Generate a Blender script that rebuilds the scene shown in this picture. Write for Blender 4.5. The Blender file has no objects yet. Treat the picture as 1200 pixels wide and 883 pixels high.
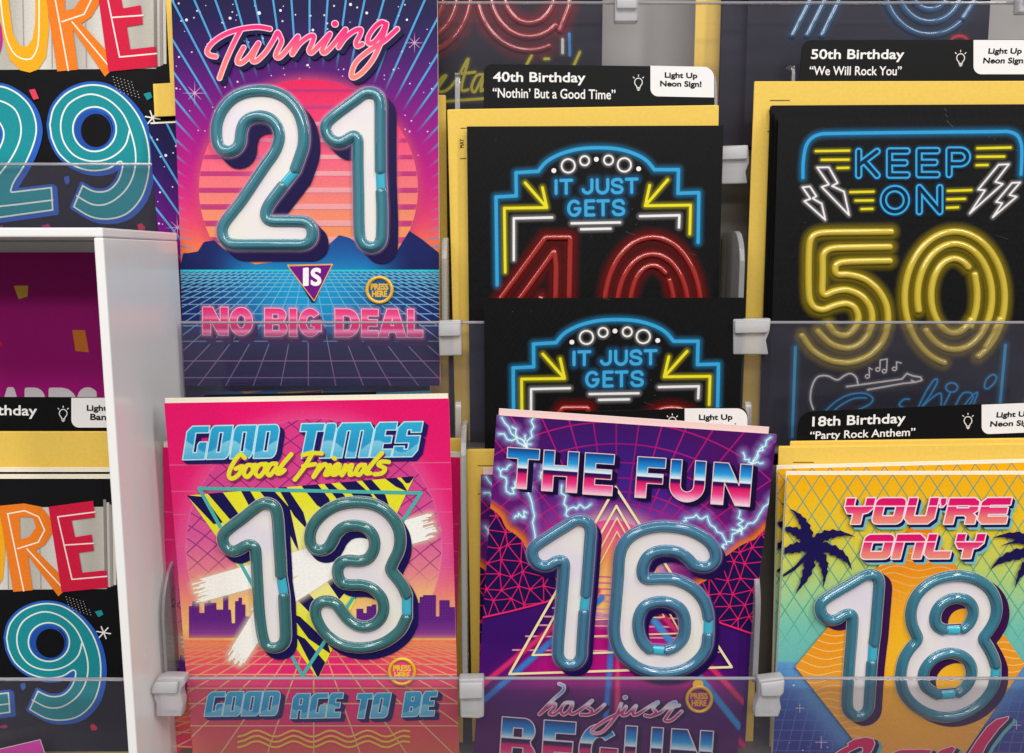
import bpy, bmesh, math, random
import numpy as np
from mathutils import Vector, Matrix

S = bpy.context.scene
COL = S.collection
# ------------------------------------------------------------------ camera
F, CX, CY = 1000.0, 600.0, 441.5           # focal length and centre in photo pixels (1200 x 883)
PITCH = math.radians(8)
CAM = np.array([0.0, 0.0, 1.40])
cd = bpy.data.cameras.new('camera')
cd.sensor_width = 36.0
cd.lens = 36.0 * F / 1200.0
cd.clip_start = 0.01
cd.clip_end = 50
cam = bpy.data.objects.new('camera', cd)
COL.objects.link(cam)
cam.location = CAM
cam.rotation_euler = (math.radians(90) - PITCH, 0, 0)
S.camera = cam
# ------------------------------------------------------------------ world, lamps, exposure
w = bpy.data.worlds.new('World')
S.world = w
w.use_nodes = True
w.node_tree.nodes['Background'].inputs[0].default_value = (1.0, 0.965, 0.93, 1)
w.node_tree.nodes['Background'].inputs[1].default_value = 0.17
S.cycles.transparent_max_bounces = 32
S.view_settings.view_transform = 'Standard'
S.view_settings.look = 'None'
S.view_settings.exposure = 0.0
S.view_settings.gamma = 1.0


def ceiling_lamp(x, y, z, sx, sy, power):
    l = bpy.data.lights.new('ceiling_lamp', 'AREA')
    l.shape = 'RECTANGLE'
    l.size, l.size_y = sx, sy
    l.energy = power
    l.color = (1.0, 0.97, 0.94)
    o = bpy.data.objects.new('ceiling_lamp', l)
    COL.objects.link(o)
    o.location = (x, y, z)
    d = Vector((0, 0.5, 1.4)) - Vector((x, y, z))
    o.rotation_euler = d.to_track_quat('-Z', 'Y').to_euler()
    return o


ceiling_lamp(-0.15, -1.15, 3.0, 2.4, 0.26, 30)
ceiling_lamp(-1.3, -0.55, 3.0, 0.24, 1.6, 12)
ceiling_lamp(1.5, -0.9, 2.9, 0.24, 2.0, 25)
ceiling_lamp(0.2, -2.3, 2.6, 2.4, 0.26, 24)

# ------------------------------------------------------------------ projection
_c, _s = math.cos(PITCH), math.sin(PITCH)
RX, FW, UP = np.array([1., 0, 0]), np.array([0, _c, -_s]), np.array([0, _s, _c])


def rays(p):
    p = np.asarray(p, float).reshape(-1, 2)
    return ((p[:, :1] - CX) / F) * RX + ((CY - p[:, 1:]) / F) * UP + FW


def P(x, y, Y):
    d = rays([(x, y)])[0]
    return CAM + d * (Y / d[1])


class Frame:
    """A rectangle in the rack: x to the right, y up, z out towards the shopper, origin at the bottom centre."""
    def __init__(s, TL, TR, BL, Yt, Yb, Yr=None):
        A = P(*TL, Yt)
        B = P(*TR, Yt if Yr is None else Yr)
        D = P(*BL, Yb)
        u = B - A
        s.W = np.linalg.norm(u)
        u /= s.W
        v = D - A
        v = v - u * v.dot(u)
        s.H = np.linalg.norm(v)
        v /= s.H
        s.u, s.up, s.n = u, -v, np.cross(u, -v)
        s.O = A + u * s.W / 2 + v * s.H
        s.k = s.W / math.hypot(TR[0] - TL[0], TR[1] - TL[1])    # metres per photo pixel
        m = Matrix.Identity(4)
        for i in range(3):
            m[i][0], m[i][1], m[i][2], m[i][3] = s.u[i], s.up[i], s.n[i], s.O[i]
        s.M = m

    def like(s, src):
        """pose for a copy of a board built on src: upper left corners meet"""
        k = s.W / src.W
        o = s.O + s.up * (s.H - src.H * k)
        m = s.M.copy()
        for i in range(3):
            m[i][0], m[i][1], m[i][2], m[i][3] = s.u[i] * k, s.up[i] * k, s.n[i] * k, o[i]
        return m

    def loc(s, p):
        d = rays(p)
        t = (s.O - CAM).dot(s.n) / (d @ s.n)
        q = CAM + d * t[:, None] - s.O
        return np.stack([q @ s.u, q @ s.up], 1)

    def px(s, q):
        w_ = s.O + q[:, :1] * s.u + q[:, 1:2] * s.up - CAM
        z = w_ @ FW
        return CX + F * (w_ @ RX) / z, CY - F * (w_ @ UP) / z


def Z(x0, y0, k, pts):
    return [(x0 + x / k, y0 + y / k) for x, y in pts]


def smooth(p, closed=False, n=8):
    p = np.asarray(p, float)
    m = len(p)
    out = []
    for i in range(m if closed else m - 1):
        g = (lambda j: p[j % m]) if closed else (lambda j: p[min(max(j, 0), m - 1)])
        a, b, c, d = g(i - 1), g(i), g(i + 1), g(i + 2)
        for t in np.arange(n) / n:
            out.append(.5 * ((2 * b) + (c - a) * t + (2 * a - 5 * b + 4 * c - d) * t * t + (3 * b - a - 3 * c + d) * t ** 3))
    if not closed:
        out.append(p[-1])
    return np.array(out)


def arc(cx, cy, rx, ry, a0, a1, n=40):
    t = np.radians(np.linspace(a0, a1, n))
    return np.stack([cx + rx * np.cos(t), cy - ry * np.sin(t)], 1)


def hx(h):
    return np.array([int(h[i:i + 2], 16) / 255 for i in (1, 3, 5)])


def lin(c):
    return np.where(c <= .04045, c / 12.92, ((np.maximum(c, 0) + .055) / 1.055) ** 2.4)


def stops(v, *st):
    xs = [a for a, _ in st]
    cs = np.array([hx(b) for _, b in st])
    return np.stack([np.interp(v, xs, cs[:, i]) for i in range(3)], -1)


def mix(a, b, t):
    t = np.clip(t, 0, 1)[..., None]
    return a * (1 - t) + b * t


def ss(a, b, v):
    t = np.clip((v - a) / (b - a), 0, 1)
    return t * t * (3 - 2 * t)


# ------------------------------------------------------------------ materials
def nt(name):
    m = bpy.data.materials.new(name)
    m.use_nodes = True
    return m, m.node_tree, m.node_tree.nodes['Principled BSDF']


def add_noise(t, b, scale, amount, strength=.1, dist=.0002):
    """fine unevenness: roughness and bump from noise"""
    tc = t.nodes.new('ShaderNodeTexCoord')
    n = t.nodes.new('ShaderNodeTexNoise')
    n.inputs['Scale'].default_value = scale
    n.inputs['Detail'].default_value = 4
    t.links.new(tc.outputs['Object'], n.inputs['Vector'])
    mr = t.nodes.new('ShaderNodeMapRange')
    r = b.inputs['Roughness'].default_value
    mr.inputs['To Min'].default_value = max(0.02, r - amount)
    mr.inputs['To Max'].default_value = r + amount
    t.links.new(n.outputs['Fac'], mr.inputs['Value'])
    t.links.new(mr.outputs[0], b.inputs['Roughness'])
    if strength:
        bp = t.nodes.new('ShaderNodeBump')
        bp.inputs['Strength'].default_value = strength
        bp.inputs['Distance'].default_value = dist
        t.links.new(n.outputs['Fac'], bp.inputs['Height'])
        t.links.new(bp.outputs[0], b.inputs['Normal'])
    return n


def plain(name, color, rough=.5, coat=0, noise=(900, .08, .12), spec=.5, vary=0.0):
    m, t, b = nt(name)
    c = tuple(lin(hx(color))) + (1,)
    b.inputs['Base Color'].default_value = c
    b.inputs['Roughness'].default_value = rough
    b.inputs['Coat Weight'].default_value = coat
    b.inputs['Coat Roughness'].default_value = .08
    b.inputs['Specular IOR Level'].default_value = spec
    n = add_noise(t, b, *noise)
    if vary:
        mx = t.nodes.new('ShaderNodeMix')
        mx.data_type = 'RGBA'
        mx.inputs[6].default_value = tuple(x * (1 - vary) for x in c[:3]) + (1,)
        mx.inputs[7].default_value = tuple(min(1, x * (1 + vary)) for x in c[:3]) + (1,)
        t.links.new(n.outputs['Fac'], mx.inputs[0])
        t.links.new(mx.outputs[2], b.inputs['Base Color'])
    return m


def printed(name, alpha=False):
    m, t, b = nt(name)
    a = t.nodes.new('ShaderNodeAttribute')
    a.attribute_name = 'Col'
    tc = t.nodes.new('ShaderNodeTexCoord')
    n2 = t.nodes.new('ShaderNodeTexNoise')          # paper and ink grain
    n2.inputs['Scale'].default_value = 1500
    n2.inputs['Detail'].default_value = 3
    t.links.new(tc.outputs['Object'], n2.inputs['Vector'])
    mr = t.nodes.new('ShaderNodeMapRange')
    mr.inputs['To Min'].default_value = .78
    mr.inputs['To Max'].default_value = 1.2
    t.links.new(n2.outputs['Fac'], mr.inputs['Value'])
    mul = t.nodes.new('ShaderNodeVectorMath')
    mul.operation = 'SCALE'
    t.links.new(a.outputs['Color'], mul.inputs[0])
    t.links.new(mr.outputs[0], mul.inputs['Scale'])
    t.links.new(mul.outputs[0], b.inputs['Base Color'])
    b.inputs['Roughness'].default_value = .42
    b.inputs['Specular IOR Level'].default_value = .14
    add_noise(t, b, 260, .08, .06, .0006)
    if alpha:
        t.links.new(a.outputs['Alpha'], b.inputs['Alpha'])
    return m


def clear(name, tint, veil, veil_col, gloss_rough=.04, gloss=.05, smudge=False):
    m = bpy.data.materials.new(name)
    m.use_nodes = True
    t = m.node_tree
    t.nodes.clear()
    out = t.nodes.new('ShaderNodeOutputMaterial')
    tr = t.nodes.new('ShaderNodeBsdfTransparent')
    tr.inputs[0].default_value = tuple(tint) + (1,)
    df = t.nodes.new('ShaderNodeBsdfDiffuse')
    df.inputs[0].default_value = tuple(lin(hx(veil_col))) + (1,)
    m1 = t.nodes.new('ShaderNodeMixShader')
    tc = t.nodes.new('ShaderNodeTexCoord')
    nz = t.nodes.new('ShaderNodeTexNoise')
    nz.inputs['Scale'].default_value = 14
    nz.inputs['Detail'].default_value = 6
    t.links.new(tc.outputs['Object'], nz.inputs['Vector'])
    mr = t.nodes.new('ShaderNodeMapRange')
    mr.inputs['To Min'].default_value = veil * .7
    mr.inputs['To Max'].default_value = veil * 1.3
    fac = nz.outputs['Fac']
    if smudge:                                      # wiped dust and finger smears, long across the strip, and fine specks
        mp = t.nodes.new('ShaderNodeMapping')
        mp.inputs['Scale'].default_value = (9, 9, 60)
        mp.inputs['Rotation'].default_value = (0, .25, 0)
        n2 = t.nodes.new('ShaderNodeTexNoise')
        n2.inputs['Scale'].default_value = 1
        n2.inputs['Detail'].default_value = 8
        n2.inputs['Roughness'].default_value = .65
        t.links.new(tc.outputs['Object'], mp.inputs['Vector'])
        t.links.new(mp.outputs[0], n2.inputs['Vector'])
        pw = t.nodes.new('ShaderNodeMath')
        pw.operation = 'POWER'
        pw.inputs[1].default_value = 1.6
        t.links.new(n2.outputs['Fac'], pw.inputs[0])
        ad = t.nodes.new('ShaderNodeMath')
        ad.operation = 'ADD'
        t.links.new(pw.outputs[0], ad.inputs[0])
        t.links.new(nz.outputs['Fac'], ad.inputs[1])
        vo = t.nodes.new('ShaderNodeTexVoronoi')
        vo.inputs['Scale'].default_value = 160
        t.links.new(tc.outputs['Object'], vo.inputs['Vector'])
        lt = t.nodes.new('ShaderNodeMath')
        lt.operation = 'LESS_THAN'
        lt.inputs[1].default_value = .045
        t.links.new(vo.outputs['Distance'], lt.inputs[0])
        a3 = t.nodes.new('ShaderNodeMath')
        a3.operation = 'MULTIPLY_ADD'
        a3.inputs[1].default_value = 1.2
        t.links.new(lt.outputs[0], a3.inputs[0])
        t.links.new(ad.outputs[0], a3.inputs[2])
        fac = a3.outputs[0]
        mr.inputs['From Min'].default_value = .35
        mr.inputs['From Max'].default_value = 1.35
        mr.inputs['To Min'].default_value = veil * .55
        mr.inputs['To Max'].default_value = veil * 1.6
        mr.clamp = False
    t.links.new(fac, mr.inputs['Value'])
    t.links.new(mr.outputs[0], m1.inputs[0])
    t.links.new(tr.outputs[0], m1.inputs[1])
    t.links.new(df.outputs[0], m1.inputs[2])
    gl = t.nodes.new('ShaderNodeBsdfGlossy')
    gl.inputs['Roughness'].default_value = gloss_rough
    lw = t.nodes.new('ShaderNodeFresnel')
    lw.inputs[0].default_value = 1.45
    m2 = t.nodes.new('ShaderNodeMixShader')
    mm = t.nodes.new('ShaderNodeMath')
    mm.operation = 'MULTIPLY'
    mm.inputs[1].default_value = gloss / .05
    t.links.new(lw.outputs[0], mm.inputs[0])
    t.links.new(mm.outputs[0], m2.inputs[0])
    t.links.new(m1.outputs[0], m2.inputs[1])
    t.links.new(gl.outputs[0], m2.inputs[2])
    t.links.new(m2.outputs[0], out.inputs[0])
    return m


MP = printed('printed_board')
MPA = printed('printed_soft_ink', True)       # halos and fading lines: ink that thins out
M_ENV = plain('envelope_paper', '#eec95a', .62, 0, (500, .06, .15), .3, .09)
M_CREAM = plain('cream_board', '#efe9d8', .6, 0, (700, .06, .1), .3, .04)
M_GREYPAPER = plain('page_paper', '#cfcac2', .6, 0, (500, .06, .12), .3, .05)
def pearl():
    """pearly white film: the tint itself wanders between cream, rose and blue white"""
    m, t, b = nt('pearl_white_panel')
    tc = t.nodes.new('ShaderNodeTexCoord')
    n = t.nodes.new('ShaderNodeTexNoise')
    n.inputs['Scale'].default_value = 32
    n.inputs['Detail'].default_value = 1.5
    r = t.nodes.new('ShaderNodeValToRGB')
    r.color_ramp.elements[0].position = .32
    r.color_ramp.elements[0].color = tuple(lin(hx('#e4dde8'))) + (1,)
    r.color_ramp.elements[1].position = .68
    r.color_ramp.elements[1].color = tuple(lin(hx('#e9e7dd'))) + (1,)
    e = r.color_ramp.elements.new(.5)
    e.color = tuple(lin(hx('#ebe4e4'))) + (1,)
    t.links.new(tc.outputs['Object'], n.inputs['Vector'])
    t.links.new(n.outputs['Fac'], r.inputs[0])
    t.links.new(r.outputs[0], b.inputs['Base Color'])
    b.inputs['Roughness'].default_value = .36
    b.inputs['Specular IOR Level'].default_value = .3
    add_noise(t, b, 300, .08, .04)
    return m


M_PLATE = pearl()
M_BOX = plain('white_acrylic', '#faf9f8', .24, .25, (38, .1, .03), .5, .02)
M_WALL = plain('grey_wall', '#a5a29e', .6, 0, (60, .08, .08), .4, .06)
M_PANEL = plain('dark_tier_panel', '#6d675f', .45, 0, (80, .1, .06), .4, .12)
M_BLACK = plain('black_card', '#0f0f10', .42, 0, (600, .08, .05), .15, .1)
M_CLIP = clear('frosted_clip_plastic', (.93, .93, .94), .42, '#f8f8fb', .2, .05)
M_FIN = clear('grey_divider_plastic', (.94, .94, .95), .3, '#f0f1f4', .2, .05)
M_STRIP = clear('clear_strip', (.985, .98, .985), .033, '#b2aed2', .05, .03, smudge=True)
M_EDGE = clear('clear_strip_edge', (.9, .9, .92), .42, '#c9c7d0', .08, .05)


def tube_mat(name, col, rough=.13, edge=.45):
    m, t, b = nt(name)
    b.inputs['Base Color'].default_value = tuple(lin(hx(col))) + (1,)
    b.inputs['Roughness'].default_value = rough + .12
    b.inputs['Coat Weight'].default_value = 1
    b.inputs['Coat Roughness'].default_value = .035
    b.inputs['Coat IOR'].default_value = 1.8
    b.inputs['Specular IOR Level'].default_value = .12
    # coloured clear plastic: the longer the way through it, at the grazing rim, the deeper the colour
    lw = t.nodes.new('ShaderNodeLayerWeight')
    lw.inputs[0].default_value = .35
    mx = t.nodes.new('ShaderNodeMix')
    mx.data_type = 'RGBA'
    c = lin(hx(col)) * .78
    mx.inputs[6].default_value = tuple(c) + (1,)
    mx.inputs[7].default_value = tuple(c * edge) + (1,)
    t.links.new(lw.outputs['Facing'], mx.inputs[0])
    t.links.new(mx.outputs[2], b.inputs['Base Color'])
    return m


# ------------------------------------------------------------------ objects
def tag(o, label=None, cat=None, group=None, kind=None):
    for k, v in (('label', label), ('category', cat), ('group', group), ('kind', kind)):
        if v:
            o[k] = v
    return o


def link(name, me, parent=None, M=None):
    o = bpy.data.objects.new(name, me)
    COL.objects.link(o)
    if parent is not None:
        o.parent = parent
    if M is not None:
        o.matrix_world = M
    return o


def copy_tree(o, M, parent=None):
    c = o.copy()
    COL.objects.link(c)
    if parent is not None:
        c.parent = parent
        c.matrix_parent_inverse = o.matrix_parent_inverse.copy()
    else:
        c.matrix_world = M
    for ch in list(o.children):
        copy_tree(ch, None, c)
    return c


def mesh_np(name, V, loops, starts, cols=None, mats=(), smooth_=False, mi=None):
    me = bpy.data.meshes.new(name)
    me.vertices.add(len(V))
    me.vertices.foreach_set('co', np.asarray(V, np.float32).ravel())
    me.loops.add(len(loops))
    me.loops.foreach_set('vertex_index', np.asarray(loops, np.int32))
    me.polygons.add(len(starts))
    me.polygons.foreach_set('loop_start', np.asarray(starts, np.int32))
    if mi is not None:
        me.polygons.foreach_set('material_index', np.asarray(mi, np.int32))
    me.update(calc_edges=True)
    if cols is not None:
        a = me.color_attributes.new('Col', 'FLOAT_COLOR', 'POINT')
        c4 = np.ones((len(V), 4), np.float32)
        c4[:, :cols.shape[1]] = cols
        a.data.foreach_set('color', c4.ravel())
    for m in mats:
        me.materials.append(m)
    if smooth_:
        me.polygons.foreach_set('use_smooth', np.ones(len(starts), bool))
    return me


def prism(outline, z0, z1, bevel=0.0, segs=2):
    """bmesh of an outline (local x,y) with thickness from z0 to z1"""
    bm = bmesh.new()
    f = bm.faces.new([bm.verts.new((x, y, z0)) for x, y in outline])
    r = bmesh.ops.extrude_face_region(bm, geom=[f])
    bmesh.ops.translate(bm, vec=(0, 0, z1 - z0), verts=[v for v in r['geom'] if isinstance(v, bmesh.types.BMVert)])
    bmesh.ops.recalc_face_normals(bm, faces=bm.faces)
    if bevel:
        bmesh.ops.bevel(bm, geom=[e for e in bm.edges if abs(e.calc_face_angle(0)) > .6], offset=bevel, segments=segs, affect='EDGES', profile=.5)
    return bm


def bm_obj(name, bm, mat, parent=None, M=None, smooth_=False):
    me = bpy.data.meshes.new(name)
    bm.to_mesh(me)
    bm.free()
    for m in (mat if isinstance(mat, (list, tuple)) else [mat]):
        me.materials.append(m)
    if smooth_:
        for p in me.polygons:
            p.use_smooth = True
    return link(name, me, parent, M)


def rect(x0, y0, x1, y1):
    return [(x0, y0), (x1, y0), (x1, y1), (x0, y1)]


def slab(name, fr, mat, z0, z1, parent=None, dx=0, dy=0, grow=0, bevel=.00015):
    o = bm_obj(name, prism(rect(-fr.W / 2 + dx - grow, dy, fr.W / 2 + dx + grow, fr.H + dy), z0, z1, bevel, 1), mat, parent)
    if parent is None:
        o.matrix_world = fr.M
    return o


# ------------------------------------------------------------------ signed distance fields -> printed shapes
def segs_of(p, closed):
    p = np.asarray(p, float)
    q = np.roll(p, -1, 0) if closed else p[1:]
    a = p if closed else p[:-1]
    return np.hstack([a, q])


_glyphs = {}


def text_segs(s):
    """outline segments of a line of text in the built-in font, scaled to the unit square (y up)"""
    if s not in _glyphs:
        c = bpy.data.curves.new('lettering', 'FONT')
        c.body = s
        c.fill_mode = 'NONE'
        c.resolution_u = 5
        o = bpy.data.objects.new('lettering', c)
        me = o.to_mesh()
        v = np.array([x.co[:2] for x in me.vertices])
        e = np.array([tuple(x.vertices) for x in me.edges])
        o.to_mesh_clear()
        bpy.data.objects.remove(o)
        bpy.data.curves.remove(c)
        lo, hi = v.min(0), v.max(0)
        v = (v - lo) / (hi - lo)
        _glyphs[s] = np.hstack([v[e[:, 0]], v[e[:, 1]]])
    return _glyphs[s]


class Field:
    def __init__(s, x0, y0, h, f):
        s.x0, s.y0, s.h, s.f = x0, y0, h, f

    def w(s, f):
        return Field(s.x0, s.y0, s.h, f)


def field(box, h, pad, strokes=(), polys=()):
    """min over strokes [(segs,width)] and even-odd polygons [segs]; clipped to box and to +-pad"""
    al = [g for g, _ in strokes] + list(polys)
    pts = np.vstack([np.vstack([g[:, :2], g[:, 2:]]) for g in al])
    mw = pad + max([wd / 2 for _, wd in strokes] + [0])
    x0, y0 = np.maximum(pts.min(0) - mw, box[:2])
    x1, y1 = np.minimum(pts.max(0) + mw, box[2:])
    nx, ny = max(2, int((x1 - x0) / h) + 1), max(2, int((y1 - y0) / h) + 1)
    if nx * ny > 3e6:
        raise ValueError('field too large')
    X = x0 + h * np.arange(nx)
    Yv = y0 + h * np.arange(ny)
    f = np.full((ny, nx), pad)

    def dist(tgt, g, r, half):
        for ax, ay, bx, by in g:
            i0 = max(0, int((min(ax, bx) - r - x0) / h)); i1 = min(nx, int((max(ax, bx) + r - x0) / h) + 2)
            j0 = max(0, int((min(ay, by) - r - y0) / h)); j1 = min(ny, int((max(ay, by) + r - y0) / h) + 2)
            if i0 >= i1 or j0 >= j1:
                continue
            dx, dy = bx - ax, by - ay
            L = dx * dx + dy * dy + 1e-18
            gx = X[None, i0:i1] - ax
            gy = Yv[j0:j1, None] - ay
            t = np.clip((gx * dx + gy * dy) / L, 0, 1)
            d = np.hypot(gx - t * dx, gy - t * dy) - half
            np.minimum(tgt[j0:j1, i0:i1], d, out=tgt[j0:j1, i0:i1])
    for g, wd in strokes:
        dist(f, g, wd / 2 + pad, wd / 2)
    for g in polys:
        u = np.full((ny, nx), pad)
        dist(u, g, pad, 0)
        cnt = np.zeros((ny, nx + 1), np.int32)
        for ax, ay, bx, by in g:
            if ay == by:
                continue
            if ay > by:
                ax, ay, bx, by = bx, by, ax, ay
            j0 = max(0, int(math.ceil((ay - y0) / h - 1e-9))); j1 = min(ny, int(math.ceil((by - y0) / h - 1e-9)))
            if j0 >= j1:
                continue
            yy = Yv[j0:j1]
            xi = ax + (yy - ay) / (by - ay) * (bx - ax)
            ix = np.clip(np.ceil((xi - x0) / h), 0, nx).astype(int)
            np.add.at(cnt, (np.arange(j0, j1), ix), 1)
        ins = (np.cumsum(cnt, 1)[:, :nx] % 2) == 1
        f = np.minimum(f, np.where(ins, -u, u))
    return Field(x0, y0, h, f)


def extruded(fl, dx, dy):
    """union of the field with itself moved step by step along (dx,dy) metres"""
    h = fl.h
    n = max(1, int(max(abs(dx), abs(dy)) / h))
    px_, py_ = int(abs(dx) / h) + 2, int(abs(dy) / h) + 2
    big = np.pad(fl.f, ((py_, py_), (px_, px_)), constant_values=fl.f.max())
    out = big.copy()
    for k in range(1, n + 1):
        out = np.minimum(out, np.roll(big, (round(dy / h * k / n), round(dx / h * k / n)), (0, 1)))
    return Field(fl.x0 - px_ * h, fl.y0 - py_ * h, h, out)


def march(fl):
    f = fl.f.copy()
    f[np.abs(f) < 1e-9] = -1e-9
    ny, nx = f.shape
    ins = f < 0
    if not ins.any():
        return np.zeros((0, 2)), np.zeros(0, int), np.zeros(0, int)
    X = fl.x0 + fl.h * np.arange(nx)
    Yv = fl.y0 + fl.h * np.arange(ny)
    ci = np.full((ny, nx), -1)
    jj, ii = np.nonzero(ins)
    ci[jj, ii] = np.arange(len(jj))
    V = [np.stack([X[ii], Yv[jj]], 1)]
    n = len(jj)
    he = np.full((ny, nx), -1)
    jj, ii = np.nonzero(ins[:, :-1] != ins[:, 1:])
    he[jj, ii] = n + np.arange(len(jj)); n += len(jj)
    t = f[jj, ii] / (f[jj, ii] - f[jj, ii + 1])
    V.append(np.stack([X[ii] + t * fl.h, Yv[jj]], 1))
    ve = np.full((ny, nx), -1)
    jj, ii = np.nonzero(ins[:-1] != ins[1:])
    ve[jj, ii] = n + np.arange(len(jj)); n += len(jj)
    t = f[jj, ii] / (f[jj, ii] - f[jj + 1, ii])
    V.append(np.stack([X[ii], Yv[jj] + t * fl.h], 1))
    case = ins[:-1, :-1] * 1 + ins[:-1, 1:] * 2 + ins[1:, 1:] * 4 + ins[1:, :-1] * 8
    loops, lens = [], []
    for c in range(1, 16):
        jj, ii = np.nonzero(case == c)
        if not len(jj):
            continue
        corner = [(jj, ii), (jj, ii + 1), (jj + 1, ii + 1), (jj + 1, ii)]
        edge = [he[jj, ii], ve[jj, np.minimum(ii + 1, nx - 1)], he[np.minimum(jj + 1, ny - 1), ii], ve[jj, ii]]
        cols = []
        for k in range(4):
            a, b = (c >> k) & 1, (c >> ((k + 1) % 4)) & 1
            if a:
                cols.append(ci[corner[k]])
            if a != b:
                cols.append(edge[k])
        q = np.stack(cols, 1)
        loops.append(q.ravel())
        lens.append(np.full(len(jj), len(cols)))
    lens = np.concatenate(lens)
    return np.vstack(V), np.concatenate(loops), np.concatenate([[0], np.cumsum(lens)[:-1]])


class Art:
    """Everything printed on one board: collected as sheets a few hundredths of a millimetre apart, one mesh."""
    STEP = 0.00003

    def __init__(s, fr, z0=.00045, box=None):
        s.fr, s.z = fr, z0
        s.V, s.L, s.St, s.C, s.MI = [], [], [], [], []
        s.nv = s.nl = 0
        s.box = box or (-fr.W / 2, 0, fr.W / 2, fr.H)

    def put(s, V, L, St, color, z=None):
        if not len(V):
            return
        if z is None:
            s.z += s.STEP
            z = s.z
        X, Yp = s.fr.px(V)
        c = color(X, Yp) if callable(color) else np.broadcast_to(hx(color), (len(V), 3))
        s.V.append(np.column_stack([V, np.full(len(V), z)]))
        c4 = np.ones((len(V), 4))
        c4[:, :3] = lin(np.clip(c[:, :3], 0, 1))
        if c.shape[1] == 4:
            c4[:, 3] = np.clip(c[:, 3], 0, 1)
        s.C.append(c4)
        s.MI.append(np.full(len(St), int(c.shape[1] == 4)))
        s.L.append(L + s.nv)
        s.St.append(St + s.nl)
        s.nv += len(V)
        s.nl += len(L)

    def ground(s, color, h=.0005, z=None):
        x0, y0, x1, y1 = s.box
        nx, ny = int((x1 - x0) / h) + 2, int((y1 - y0) / h) + 2
        gx, gy = np.meshgrid(np.linspace(x0, x1, nx), np.linspace(y0, y1, ny))
        V = np.column_stack([gx.ravel(), gy.ravel()])
        i = np.arange(nx * ny).reshape(ny, nx)
        L = np.stack([i[:-1, :-1], i[:-1, 1:], i[1:, 1:], i[1:, :-1]], -1).reshape(-1, 4)
        s.put(V, L.ravel(), np.arange(len(L)) * 4, color, z)

    # shapes in photo pixels of this board
    def S(s, pts, wpx):
        return (segs_of(s.fr.loc(pts), False), wpx * s.fr.k)

    def Pl(s, *loops):
        return np.vstack([segs_of(s.fr.loc(l), True) for l in loops])

    def T(s, txt, TL, TR, BL, sub=1):
        g = text_segs(txt)
        TL, TR, BL = map(np.array, (TL, TR, BL))
        m = lambda x, y: TL + x[:, None] * (TR - TL) + (1 - y)[:, None] * (BL - TL)
        return np.hstack([s.fr.loc(m(g[:, 0], g[:, 1])), s.fr.loc(m(g[:, 2], g[:, 3]))])

    def F(s, strokes=(), polys=(), pad=3, h=.00025):
        return field(s.box, h, pad * s.fr.k, strokes, polys)

    def add(s, fl, color, grow=0):
        """grow in photo pixels"""
        V, L, St = march(fl.w(fl.f - grow * s.fr.k))
        s.put(V, L, St, color)

    def line(s, pts, wpx, color, h=.00025, sm=0):
        if sm:
            pts = smooth(pts, n=sm)
        s.add(s.F([s.S(pts, wpx)], pad=2, h=h), color)

    def lines(s, lst, wpx, color, h=.00025):
        s.add(s.F([s.S(p, wpx) for p in lst], pad=2, h=h), color)

    def poly(s, color, *loops, h=.0003):
        s.add(s.F(polys=[s.Pl(*loops)], pad=2, h=h), color)

    def text(s, txt, TL, TR, BL, color, bold=0, h=.0002):
        s.add(s.F(polys=[s.T(txt, TL, TR, BL)], pad=4, h=h), color, bold)

    def glow(s, fl, rad, color, amt, power=1.6):
        """soft printed halo: ink that thins out with the distance from the shape"""
        r = rad * s.fr.k

        def colf(X, Yp):
            q = s.fr.loc(np.stack([X, Yp], 1))
            H, W = fl.f.shape
            ix = np.clip((q[:, 0] - fl.x0) / fl.h, 0, W - 1.001)
            iy = np.clip((q[:, 1] - fl.y0) / fl.h, 0, H - 1.001)
            i, j = ix.astype(int), iy.astype(int)
            a, b = ix - i, iy - j
            d = (fl.f[j, i] * (1 - a) + fl.f[j, i + 1] * a) * (1 - b) + (fl.f[j + 1, i] * (1 - a) + fl.f[j + 1, i + 1] * a) * b
            t = np.clip(1 - np.maximum(d, 0) / r, 0, 1) ** power * amt
            return np.column_stack([np.broadcast_to(hx(color), (len(X), 3)), t])
        s.add(fl, colf, rad * .98)

    def mesh(s, name):
        return mesh_np(name, np.vstack(s.V), np.concatenate(s.L), np.concatenate(s.St), np.vstack(s.C), [MP, MPA], False, np.concatenate(s.MI))


def const(h):
    return lambda X, Y: np.broadcast_to(hx(h), (len(X), 3))


# ------------------------------------------------------------------ swept tubes
def half_round(r, hgt, n=14):
    p = [(-r, 0), (-r, hgt * .16), (-r * .95, hgt * .24), (-r * .86, hgt * .26)]
    for a in np.linspace(math.pi, math.pi * .70, 5):
        p.append((r * .82 * math.cos(a), hgt * .28 + hgt * .62 * math.sin(a)))
    for a in np.linspace(math.pi * .68, math.pi * .32, n - 4):                # a slightly prouder middle band
        p.append((r * .82 * math.cos(a), hgt * .28 + hgt * .72 * math.sin(a)))
    for a in np.linspace(math.pi * .30, 0, 5):
        p.append((r * .82 * math.cos(a), hgt * .28 + hgt * .62 * math.sin(a)))
    return p + [(r * .86, hgt * .26), (r * .95, hgt * .24), (r, hgt * .16), (r, 0)]


def plain_round(r, hgt, n=12):
    return [(r * math.cos(a), hgt * math.sin(a)) for a in np.linspace(math.pi, 0, n)]


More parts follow.
